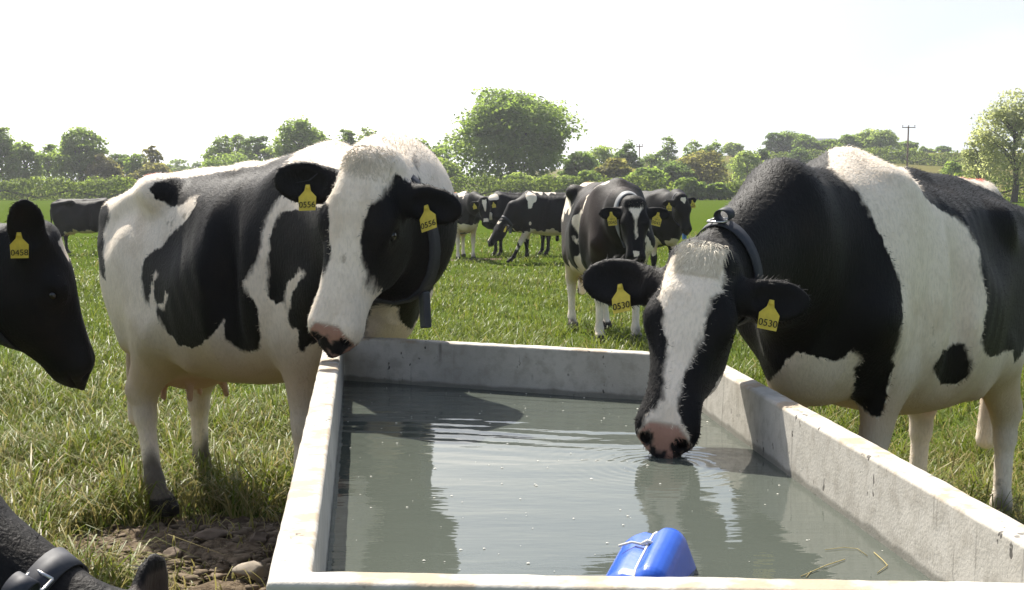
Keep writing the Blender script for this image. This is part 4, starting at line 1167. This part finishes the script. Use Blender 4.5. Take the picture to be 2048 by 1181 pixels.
def tree(label, x, y, top, half, kind, cat='tree', group='trees beyond the field', n=2600, leaf=.34, base=None, trunk=.16, sparse=0, clumps=26, low=.22, lean=0):
    g = float(ground_z(x, y)) if base is None else base
    H = top - g
    root = empty('tree', (x, y, g)); tag(root, label, cat, group)
    cz0 = H * low
    ph = rng.uniform(0, 6.28, 12)
    def lump(d, f, o): return np.sin(d[..., 0] * f + ph[o]) * np.sin(d[..., 1] * f + ph[o + 1]) + np.sin(d[..., 2] * f * 1.1 + ph[o + 2] + 1.5 * d[..., 0])
    def env(d):                          # crown outline in each direction, uneven
        return 1 + .10 * lump(d, 2.6, 0) + .06 * lump(d, 6.1, 3) + .05 * lump(d, 11.0, 6)
    def place(d, rad):
        z = d[..., 2] * rad
        w = (1 - .25 * np.clip(z, 0, 1.2) ** 1.6) * np.where(z < 0, np.minimum(1.9, np.sqrt(np.clip(1 - z ** 4, .05, 1)) / np.sqrt(np.clip(1 - z * z, .10, 1))), 1.0)
        return np.stack([d[..., 0] * rad * half * w + lean * (z + 1) * half * .3, d[..., 1] * rad * half * .9 * w, cz0 + (H - cz0) * (.5 + .5 * z / 1.0)], -1)
    cs, P, Nn, vr = [], [], [], []
    n1 = int(n * .45)
    d = rng.normal(0, 1, (n1, 3)); d /= np.linalg.norm(d, axis=1, keepdims=True)
    P.append(place(d, env(d) * (.35 + .62 * rng.random(n1) ** .45) * .95)); Nn.append(d); vr.append(np.clip(.45 + .25 * lump(d, 7, 3) + rng.normal(0, .15, n1), 0, 1))
    per = max(14, int(n * .55) // clumps)
    for c in range(clumps):
        d0 = rng.normal(0, 1, 3); d0 /= np.linalg.norm(d0)
        if d0[2] < -.5: d0[2] *= -.6
        cc = place(d0, float(env(d0)) * (.62 + .25 * rng.random()))
        r = (.16 + .20 * rng.random()) * half
        cs.append((cc[0], cc[1], cc[2], r))
        d = rng.normal(0, 1, (per, 3)); d /= np.linalg.norm(d, axis=1, keepdims=True)
        d[:, 2] = np.where(d[:, 2] < -.3, -d[:, 2] * .6, d[:, 2])
        q = d * (r * (.45 + .65 * rng.random(per)))[:, None] * np.array((1.15, 1.15, .7))
        P.append(cc + q); Nn.append(d); vr.append(np.full(per, rng.random()) * .6 + .4 * rng.random(per))
    P = np.concatenate(P); Nn = np.concatenate(Nn); vr = np.concatenate(vr)
    P[:, 2] = np.where(P[:, 2] < .1, .1 + rng.random(len(P)) * H * .12, P[:, 2])
    P[:, 2] = np.where(P[:, 2] > H, H - rng.random(len(P)) * H * .10, P[:, 2])
    if sparse:
        keep = rng.random(len(P)) > sparse; P, Nn, vr = P[keep], Nn[keep], vr[keep]
    V, Fq = leaf_quads(P, Nn * .6 + (0, 0, .75), np.full(len(P), leaf))
    me = np_mesh('crown', V, [Fq]); fattr(me, 'vary', np.repeat(vr, 4))
    link('crown', me, LEAF[kind], root)
    mb = MB()
    mb.tube([(0, 0, -.3), (.02 * H, 0, H * .18), (-.01 * H, .01 * H, H * .42), (0, 0, H * .72)], [trunk * 1.5, trunk, trunk * .7, trunk * .25], 8)
    order = sorted(cs, key=lambda q: q[2])[::max(1, clumps // 11)]
    for cx, cy, cz, r in order:
        z0 = max(H * .12, min(H * .55, cz - .55 * math.hypot(cx, cy) - .1 * H))
        mb.tube([(0, 0, z0), (cx * .45, cy * .45, z0 + (cz - z0) * .62), (cx, cy, cz)], [trunk * .5, trunk * .3, trunk * .08], 6)
    mb.build('trunk', M_BARK, root)
    return root
def px_tree(label, u, vt, hw, Y, kind, **kw):
    p = at(u, vt, Y)
    kw['n'] = int(kw.get('n', 2600) * 1.35)
    return tree(label, p.x, Y, p.z, 1.10 * hw * Y / F, kind, **kw)
def hedge_run(label, pts, hgt, kind='hedge', n=9000, leaf=.22, width=1.1, rough=.35, group='hedges along the field edges'):
    """pts: ground points (x, y); a hedge of uneven height along them"""
    pts = [np.array(p, dtype=float) for p in pts]
    seg = [np.linalg.norm(pts[i + 1] - pts[i]) for i in range(len(pts) - 1)]
    cum = np.concatenate([[0], np.cumsum(seg)])
    s = rng.random(n) * cum[-1]
    X = np.interp(s, cum, [p[0] for p in pts]); Y = np.interp(s, cum, [p[1] for p in pts])
    hh = hgt * (1 + rough * (.5 * np.sin(s * .9 + pts[0][0]) + .35 * np.sin(s * 2.3 + 1) + .25 * np.sin(s * 5.1)) * .6)
    a = rng.random(n) * math.pi
    rr = .82 + .25 * rng.random(n)
    dy = np.cos(a) * width * .5 * rr; z = np.sin(a) ** .55 * hh * rr
    dz = np.where(rng.random(n) < .35, rng.random(n) * .9, 1.0)
    z = z * dz
    ox, oy = float(X.mean()), float(Y.mean()); g = ground_z(X, Y); og = float(g.min())
    P = np.stack([X - ox + rng.normal(0, .12, n), Y + dy - oy, g + z - og], 1)
    Nn = np.stack([np.zeros(n), np.cos(a), np.sin(a) + .2], 1)
    V, Fq = leaf_quads(P, Nn, np.full(n, leaf))
    me = np_mesh('hedge', V, [Fq]); fattr(me, 'vary', np.repeat(np.clip(.5 + .35 * np.sin(s * 1.1) * np.sin(s * .37 + 2) + rng.normal(0, .2, n), 0, 1), 4))
    o = link('hedge', me, LEAF[kind]); o.location = (ox, oy, og)
    # woody core so that the hedge is not see-through
    mb = MB()
    st = np.arange(0, cum[-1], 3.0)
    sx_, sy_ = np.interp(st, cum, [p[0] for p in pts]), np.interp(st, cum, [p[1] for p in pts])
    mb.tube([(a - ox, b - oy, float(ground_z(a, b)) - og + hgt * (.12 if i % 2 else .5)) for i, (a, b) in enumerate(zip(sx_, sy_))], .09, 5)
    w = mb.build('woody_stems', M_BARK, o)
    return tag(o, label, 'hedge', group)
def line_px(us, Y0, Y1):
    n = len(us); return [(((u - 1024) / F) * (Y0 + (Y1 - Y0) * i / max(1, n - 1)), Y0 + (Y1 - Y0) * i / max(1, n - 1)) for i, u in enumerate(us)]

GB = 'trees beyond the field'
T_ = px_tree
big = T_('great round bright green tree, tallest and widest in the middle of the skyline', 1024, 176, 114, 134, 'mid', n=19000, leaf=.36, clumps=110, low=.04, trunk=.35)
T_('tall dark ivy clad tree cut by the left edge of the view', 2, 256, 34, 150, 'mid', n=4200, clumps=36, low=.02)
T_('narrow mid green tree second from the left edge', 48, 280, 34, 149, 'mid', n=3600, clumps=30, low=.02)
T_('thin tree filling the gap left of the tall round headed tree', 97, 290, 28, 156, 'mid', n=2200, clumps=22, sparse=.2)
T_('tall round headed tree standing out in the left tree line', 158, 254, 52, 150, 'mid', n=7000, clumps=48, low=.05, trunk=.3)
T_('brownish low tree right of the tall round headed tree', 212, 306, 34, 148, 'brown', n=3000, clumps=26, low=.02)
T_('dark bushy tree in the left tree line beside the brownish one', 243, 298, 34, 162, 'dark', n=3000, clumps=26, low=.02)
T_('dull green tree left of the sparse crowned tree', 274, 303, 30, 160, 'mid', n=2600, clumps=24, low=.02)
T_('slender sparse crowned tree rising above the low left trees', 303, 287, 19, 155, 'brown', n=1100, clumps=16, sparse=.35, low=.35)
T_('olive bush at the foot of the sparse crowned tree', 305, 328, 44, 150, 'brown', n=2400, clumps=22, low=.02)
T_('distant low tree below the blue ridge, left one', 350, 319, 34, 262, 'mid', n=1800, clumps=18, low=.02, leaf=.5)
T_('distant low tree below the blue ridge, right one', 395, 322, 30, 255, 'dark', n=1800, clumps=18, low=.02, leaf=.5)
T_('open crowned tree at the left of the clump behind the big cow', 440, 266, 30, 170, 'mid', n=2600, clumps=24, sparse=.2, trunk=.22)
T_('darker tree in the middle of the clump behind the big cow', 474, 264, 30, 172, 'mid', n=2600, clumps=24, sparse=.15, trunk=.22)
T_('open tree at the right of the clump behind the big cow', 512, 262, 32, 168, 'dark', n=2600, clumps=24, sparse=.15, trunk=.22)
T_('bushy undergrowth tree below the open clump', 480, 300, 70, 166, 'mid', n=3200, clumps=26, low=.02)
T_('small thin tree between the clump and the wide tree', 548, 284, 24, 166, 'light', n=1400, clumps=16, sparse=.2)
T_('wide leafy tree just above the shoulder of the big cow', 602, 230, 56, 150, 'mid', n=7000, clumps=50, low=.10, trunk=.3)
T_('feathery tree top left of the crest of the big cow', 695, 250, 26, 160, 'mid', n=1700, clumps=18, sparse=.25)
T_('feathery tree top showing over the crest of the big cow', 738, 247, 30, 160, 'light', n=1900, clumps=18, sparse=.25)
T_('rounded dark tree right of the head of the big cow', 826, 263, 50, 131, 'mid', n=5200, clumps=38, low=.02)
T_('light green bush between the dark rounded tree and the great tree', 884, 318, 40, 126, 'light', n=3000, clumps=26, low=.02)
T_('far grey green tree seen in the gap left of the great tree', 884, 283, 24, 205, 'dark', n=1500, clumps=16)
T_('dark tree tucked against the right side of the great tree', 1160, 302, 42, 140, 'dark', n=3200, clumps=26, low=.02)
T_('pale spreading tree right of the great tree', 1200, 283, 42, 165, 'light', n=3200, clumps=28, low=.05)
T_('compact dark tree left of the thin pole', 1256, 277, 28, 160, 'dark', n=2600, clumps=24, low=.05)
T_('yellowish bush in the middle hedge below the pale spreading tree', 1232, 318, 42, 127, 'brown', n=3400, clumps=28, low=.02)
T_('dark green bush closing the right end of the middle hedge', 1288, 334, 44, 125, 'mid', n=3600, clumps=28, low=.02)
T_('tree right of the thin pole', 1303, 296, 26, 190, 'mid', n=1900, clumps=18, low=.05)
T_('upright grey green tree on the slope', 1336, 270, 21, 200, 'mid', n=1900, clumps=18, low=.05)
T_('rounded tree left of two alike on the slope', 1386, 279, 27, 200, 'mid', n=2200, clumps=20, low=.05)
T_('rounded tree right of two alike on the slope', 1428, 277, 25, 202, 'mid', n=2200, clumps=20, low=.05)
T_('broad olive tree at the foot of the slope', 1402, 298, 52, 152, 'brown', n=4200, clumps=32, low=.02)
T_('low dark bush left of the broad olive tree', 1345, 322, 42, 150, 'dark', n=2800, clumps=24, low=.02)
T_('small pale tree further up the slope', 1467, 284, 20, 262, 'light', n=1200, clumps=14, leaf=.45)
T_('bright light green tree standing alone on the slope', 1496, 295, 34, 182, 'light', n=3000, clumps=26, low=.08)
T_('narrow dark tree beside the bright lone tree', 1528, 291, 17, 184, 'dark', n=1900, clumps=20, low=.03)
T_('left tree of the wood on the hilltop', 1553, 266, 24, 252, 'dark', n=2000, clumps=18, low=.03, leaf=.45)
T_('tallest round tree of the wood on the hilltop', 1582, 260, 32, 254, 'mid', n=2600, clumps=22, low=.03, leaf=.45)
T_('right tree of the wood on the hilltop', 1612, 267, 26, 250, 'mid', n=2200, clumps=20, low=.03, leaf=.45)
T_('dark tree in front of the hilltop wood', 1598, 292, 26, 205, 'dark', n=2200, clumps=20, low=.03)
T_('low tree right of the grey house', 1660, 279, 28, 250, 'mid', n=2200, clumps=20, low=.03, leaf=.45)
T_('tree above the withers of the drinking cow', 1697, 268, 26, 256, 'mid', n=2200, clumps=20, low=.03, leaf=.45)
T_('tall left half of the light green pair near the tall pole', 1736, 254, 24, 258, 'light', n=2200, clumps=20, low=.03, leaf=.45)
T_('broad right half of the light green pair near the tall pole', 1762, 260, 32, 250, 'light', n=2600, clumps=22, low=.03, leaf=.45)
T_('small tree just behind the tall pole', 1815, 282, 22, 262, 'mid', n=1600, clumps=16, low=.03, leaf=.45)
T_('tiny distant tree right of the tall pole', 1846, 294, 9, 300, 'mid', n=500, clumps=8, leaf=.5, low=.03)
T_('tiny pale distant tree on the ridge', 1863, 299, 10, 300, 'light', n=500, clumps=8, leaf=.5, low=.03)
T_('distant round dark tree on the ridge', 1886, 293, 14, 300, 'dark', n=900, clumps=12, leaf=.5, low=.03)
T_('large pale open crowned tree cut by the right edge', 2034, 178, 74, 108, 'pale', n=12000, clumps=80, sparse=.25, leaf=.22, low=.06, trunk=.22)
T_('low spreading pale branches left of the large open tree', 1962, 258, 36, 112, 'pale', n=4200, clumps=34, sparse=.3, leaf=.22, low=.12)
T_('small bush on the slope below the tall pole', 1905, 322, 26, 150, 'mid', n=1500, clumps=16, low=.02)
# bushes along the middle hedge
for i, (u, vt, hw, k) in enumerate(((1040, 345, 34, 'light'), (1090, 352, 36, 'mid'), (1135, 350, 30, 'light'), (1178, 342, 32, 'mid'))):
    T_(('pale green hedge bush under the great tree, leftmost of the row', 'mid green hedge bush second in the row under the great tree', 'light hedge bush right of the great tree foot', 'dark green hedge bush left of the yellowish bush')[i], u, vt, hw, 124, k, n=2200, clumps=20, low=.0, cat='bush', group='bushes in the middle hedge')
for i, (u, vt, hw) in enumerate(((1372, 356, 26), (1402, 362, 20), (1440, 364, 24), (1548, 352, 20))):
    T_(('rounded hedge bush right of the black cow', 'second hedge bush right of the black cow', 'third hedge bush right of the black cow', 'upright hedge bush near the neck of the drinking cow')[i], u, vt, hw, 121, 'mid', n=1500, clumps=16, low=.0, cat='bush', group='bushes in the right hedge')
hedge_run('long clipped hedge across the left of the field', line_px([-120, 120, 300, 520, 640], 121, 119), 1.75, n=16000, leaf=.2)
hedge_run('second hedge line behind the left one, slightly higher', line_px([-120, 150, 400], 138, 134), 1.9, n=7000, leaf=.22)
hedge_run('middle hedge behind the distant cows', line_px([600, 800, 1000, 1200, 1330], 121, 122), 1.9, n=13000, leaf=.2)
hedge_run('right hedge between the black cow and the drinking cow', line_px([1340, 1450, 1620], 122, 121), 1.35, n=7000, leaf=.18)
hedge_run('hedge behind the rump of the drinking cow', line_px([1620, 1800, 2200], 122, 116), 2.3, n=9000, leaf=.2)
hedge_run('thin hedge across the lower slope', line_px([1400, 1560, 1900], 160, 170), 1.6, n=4500, leaf=.25)
hedge_run('thin hedge across the middle of the slope', line_px([1300, 1500, 1760], 190, 200), 1.8, n=4500, leaf=.3)
hedge_run('hedge along the ridge at the right', line_px([1740, 1850, 2100], 235, 215), 2.2, n=4500, leaf=.32)
hedge_run('low hedge along the hilltop wood', line_px([1500, 1650, 1830], 244, 244), 2.0, n=4000, leaf=.32)

# poles
M_WOOD = plain('weathered pole wood', (.13, .085, .058), .85, .2, var=.3, scale=3)
def pole(label, u, vt, Y, arm, r=.13):
    p = at(u, vt, Y); g = float(ground_z(p.x, Y))
    root = empty('utility_pole', (p.x, Y, g)); tag(root, label, 'utility pole', 'utility poles')
    H = p.z - g
    mb = MB(); mb.tube([(-.10 * H / 8, 0, -.5), (0, 0, H)], [r * 1.25, r * .8], 8); mb.build('post', M_WOOD, root)
    mb = MB(); mb.box((0, -.14, H - .18), (arm * 2, .10, .12)); mb.build('crossarm', M_WOOD, root, sm=False)
    for x in (-arm + .08, 0, arm - .08):
        mb = MB(); mb.tube([(x, -.14, H - .13), (x, -.14, H + .02), (x, -.14, H + .10), (x, -.14, H + .18)], [.03, .05, .09, .04], 8)
        mb.build('insulator', plain('insulator glaze', (.10, .08, .07), .3, .5), root)
pole('tall wooden pole with a crossarm on the hill behind the drinking cow', 1817, 253, 195, .95)
pole('thin distant pole between the trees right of the great tree', 1279, 291, 185, .45, .09)
# grey house on the hill
hp_ = at(1636, 296, 262)
hr_ = empty('house', (hp_.x, 262, float(ground_z(hp_.x, 262)))); tag(hr_, 'grey roofed house half hidden among the hilltop trees', 'house')
hz = hp_.z - hr_.location.z
mb = MB(); mb.box((0, 0, hz / 2), (6.5, 5, hz)); mb.build('wall', plain('house render', (.42, .42, .42), .8, .2), hr_, sm=False)
mb = MB(); b = len(mb.v)
for x in (-3.5, 3.5): mb.v += [Vector((x, -2.8, hz)), Vector((x, 2.8, hz)), Vector((x, 0, hz + 1.8))]
mb.f += [(0, 1, 2), (3, 5, 4), (0, 2, 5, 3), (1, 4, 5, 2), (0, 3, 4, 1)]
rf = mb.build('roof', plain('slate', (.16, .165, .18), .6, .4), hr_, sm=False)
mb = MB(); mb.box((-2.9, 0, hz + 2.0), (.8, .6, 1.2)); mb.build('chimney', plain('chimney brick', (.3, .26, .24), .9, .2), rf, sm=False)
mb = MB(); mb.box((1.2, -2.52, hz - 1.2), (1.0, .06, 1.1)); mb.build('window', plain('window glass', (.05, .06, .07), .1, .6), hr_, sm=False)

# ================================================================== GRASS, STONES
def grass_material():
    t = NT('grass blades')
    c = t.attr('tint').outputs['Color']
    t.base(c)
    t.b.inputs['Roughness'].default_value = .42; t.b.inputs['Specular IOR Level'].default_value = .16
    tl = t.new('ShaderNodeBsdfTranslucent'); t.link(c, tl.inputs['Color'])
    ms = t.new('ShaderNodeMixShader'); ms.inputs[0].default_value = .45
    out = t.n['Material Output']
    t.link(t.b.outputs[0], ms.inputs[1]); t.link(tl.outputs[0], ms.inputs[2]); t.link(ms.outputs[0], out.inputs[0])
    return t.m
def grass(count):
    y0, y1 = 2.6, 46.0
    q = rng.random(count)
    k = -.55                                            # density falls off with distance
    Y = (y0 ** k + q * (y1 ** k - y0 ** k)) ** (1 / k)
    X = rng.uniform(-1, 1, count) * (.42 * Y + .9)
    tuft = np.sin(X * 2.1 + 1.7 * np.sin(Y * 1.3)) * np.sin(Y * 1.9 + 1.3 * np.sin(X * 1.7)) * .5 + .5
    tuft2 = np.sin(X * 7.3 + np.sin(Y * 5.1)) * np.sin(Y * 6.7 + 2 * np.sin(X * 3.1)) * .5 + .5
    d = dirt_at(X, Y)
    keep = rng.random(count) < (.12 + .50 * tuft + .5 * tuft2) * (1 - .95 * d)
    # nothing inside the trough
    def inside(px_, py_):
        ok = np.ones(len(px_), bool)
        for i in range(4):
            a, b = outer[i], outer[(i + 1) % 4]
            ok &= ((b.x - a.x) * (py_ - a.y) - (b.y - a.y) * (px_ - a.x)) > -.03
        return ok
    keep &= ~inside(X, Y)
    X, Y, tuft, tuft2, d = X[keep], Y[keep], tuft[keep], tuft2[keep], d[keep]
    n = len(X)
    Z = ground_z(X, Y) - .012
    h = (.035 + .09 * tuft + .12 * tuft2 * rng.random(n)) * (.4 + 1.0 * rng.random(n)) * (1 - .5 * d) * (1 + .0 * Y)
    h *= np.where(Y > 11, .85, 1.25)
    w = np.maximum(.0022 + .0026 * rng.random(n), .00036 * Y)
    ang = rng.random(n) * 2 * math.pi
    dx, dy = np.cos(ang), np.sin(ang)
    bend = h * (.3 + 1.25 * rng.random(n) ** 1.2)
    a2 = ang + rng.normal(0, .5, n)
    sx_, sy_ = -dy * w, dx * w
    P = np.stack([X, Y, Z], 1)
    D = np.stack([np.cos(a2) * bend, np.sin(a2) * bend, np.zeros(n)], 1)
    Sd = np.stack([sx_, sy_, np.zeros(n)], 1)
    up = np.zeros((n, 3)); up[:, 2] = h
    m1 = P + up * .48 + D * .22; m2 = P + up * .82 + D * .58; tp = P + up * (1.0 - .30 * (bend / np.maximum(h, .01))[:, None]) + D * 1.05
    V = np.stack([P - Sd, P + Sd, m1 + Sd * .9, m1 - Sd * .9, m2 + Sd * .6, m2 - Sd * .6, tp], 1).reshape(-1, 3)
    b = (np.arange(n) * 7)[:, None]
    q4 = np.concatenate([b + np.array([[0, 1, 2, 3]]), b + np.array([[3, 2, 4, 5]])]); t3 = b + np.array([[5, 4, 6]])
    me = np_mesh('grass', V, [q4, t3], True)
    dry = np.clip(.20 + .6 * sstep(.0, .6, d) + .42 * (1 - tuft * tuft2) * sstep(9.5, 5.5, Y) + rng.normal(0, .18, n) - .25 * sstep(7, 14, Y), 0, 1)
    dryness = np.where(rng.random(n) < dry, .55 + .45 * rng.random(n), .25 * rng.random(n))[:, None]
    g1 = np.array((.042, .085, .005)); g2 = np.array((.175, .225, .018))
    gcol = g1 + (g2 - g1) * (rng.random(n)[:, None] * .6 + .4 * tuft2[:, None])
    s1 = np.array((.34, .28, .11))
    col = gcol * (1 - dryness) + s1 * dryness * (.5 + .6 * rng.random(n)[:, None])
    tint = np.concatenate([col, np.ones((n, 1))], 1)
    cattr(me, 'tint', np.repeat(tint, 7, 0))
    return tag(link('grass', me, grass_material()), kind='stuff')
grass(480000)
# stones and clods
def rock_mesh(r, seed, flat=.7):
    rs = np.random.default_rng(seed)
    bm = bmesh.new(); bmesh.ops.create_icosphere(bm, subdivisions=3, radius=1)
    k = rs.normal(0, 1, (9, 3)); k /= np.linalg.norm(k, axis=1, keepdims=True); off = .55 + .35 * rs.random(9)
    for v in bm.verts:
        c = V3(v.co); d = k @ c
        over = np.maximum(0, d - off)
        c = c - (k * (over * .9)[:, None]).sum(0)
        c += .09 * np.sin(c * 7 + seed) * np.cos(c[[1, 2, 0]] * 9)
        v.co = Vector((c[0] * r, c[1] * r * .8, c[2] * r * flat))
    me = bpy.data.meshes.new('stone'); bm.to_mesh(me); bm.free(); smooth(me)
    return me
M_CLOD = plain('caked soil', (.13, .10, .075), .95, .15, var=.5, scale=30)
M_STONE = plain('dusty limestone', (.30, .255, .20), .9, .2, var=.35, scale=18)
STONES = [(505, 1168, .075, 'pale lit stone touching the near left foot of the trough'), (250, 1168, .06, 'pale lumpy stone in the sun right of the nearest black cow'), (225, 1160, .03, 'small pale stone left of the lumpy one'),
          (428, 1078, .085, 'flat grey slab of soil in the shade beside the hind hoof'), (345, 1105, .05, 'grey clod in the shade below the hind hoof'),
          (520, 1095, .05, 'grey clod leaning on the left trough wall')]
for i, (u, v, r, lab) in enumerate(STONES):
    p = on(u, v, -.03)
    o = link('stone', rock_mesh(r, 20 + i, .6 if i != 3 else .35), M_STONE if 'pale' in lab else M_CLOD); o.location = (p.x, p.y, float(ground_z(p.x, p.y)) + r * .15); o.rotation_euler = (0, 0, i * 1.3)
    tag(o, lab, 'stone', 'stones and clods beside the trough')
cv, cf = [], []
m0 = rock_mesh(1, 3, .7)
rv = np.array([v.co for v in rock_mesh(1, 5, .7).vertices]); rf_ = np.array([p.vertices[:] for p in rock_mesh(1, 5, .7).polygons])
cp, cfa = [], []
tot = 0
bmv = bmesh.new(); bmesh.ops.create_icosphere(bmv, subdivisions=1, radius=1)
iv = np.array([v.co for v in bmv.verts]); bmv.verts.index_update(); if_ = np.array([[v.index for v in f.verts] for f in bmv.faces]); bmv.free()
for i in range(2600):
    cx, cy, rx, ry = DIRT[[0, 0, 0, 1, 2, 2, 4][i % 7]]
    x, y = cx + rx * rng.normal(0, .42), cy + ry * rng.normal(0, .42)
    if dirt_at(np.array([x]), np.array([y]))[0] < .3: continue
    r = .004 + .024 * rng.random() ** 4
    q = iv * (1 + .30 * rng.normal(0, 1, (len(iv), 1))) * r * np.array((1 + .5 * rng.random(), 1, .45))
    cp.append(q + np.array((x, y, float(ground_z(x, y)) - .004))); cfa.append(if_ + tot); tot += len(iv)
tag(link('soil_clods', np_mesh('soil_clods', np.concatenate(cp), [np.concatenate(cfa)]), plain('dry soil', (.15, .115, .08), .95, .15, var=.4, scale=25)), kind='stuff')

# ================================================================== HAZE
bm = bmesh.new(); bmesh.ops.create_cube(bm, size=1)
bmesh.ops.scale(bm, vec=(6600, 4300, 54), verts=bm.verts); bmesh.ops.translate(bm, vec=(0, 2000, 25), verts=bm.verts)
hzm = bpy.data.meshes.new('haze'); bm.to_mesh(hzm); bm.free()
t = NT('haze')
t.n.remove(t.b)
pv = t.new('ShaderNodeVolumePrincipled'); pv.inputs['Color'].default_value = (.93, .95, 1, 1); pv.inputs['Density'].default_value = .00045; pv.inputs['Anisotropy'].default_value = .55
t.link(pv.outputs[0], t.n['Material Output'].inputs['Volume'])
haze = tag(link('haze', hzm, t.m), kind='stuff')
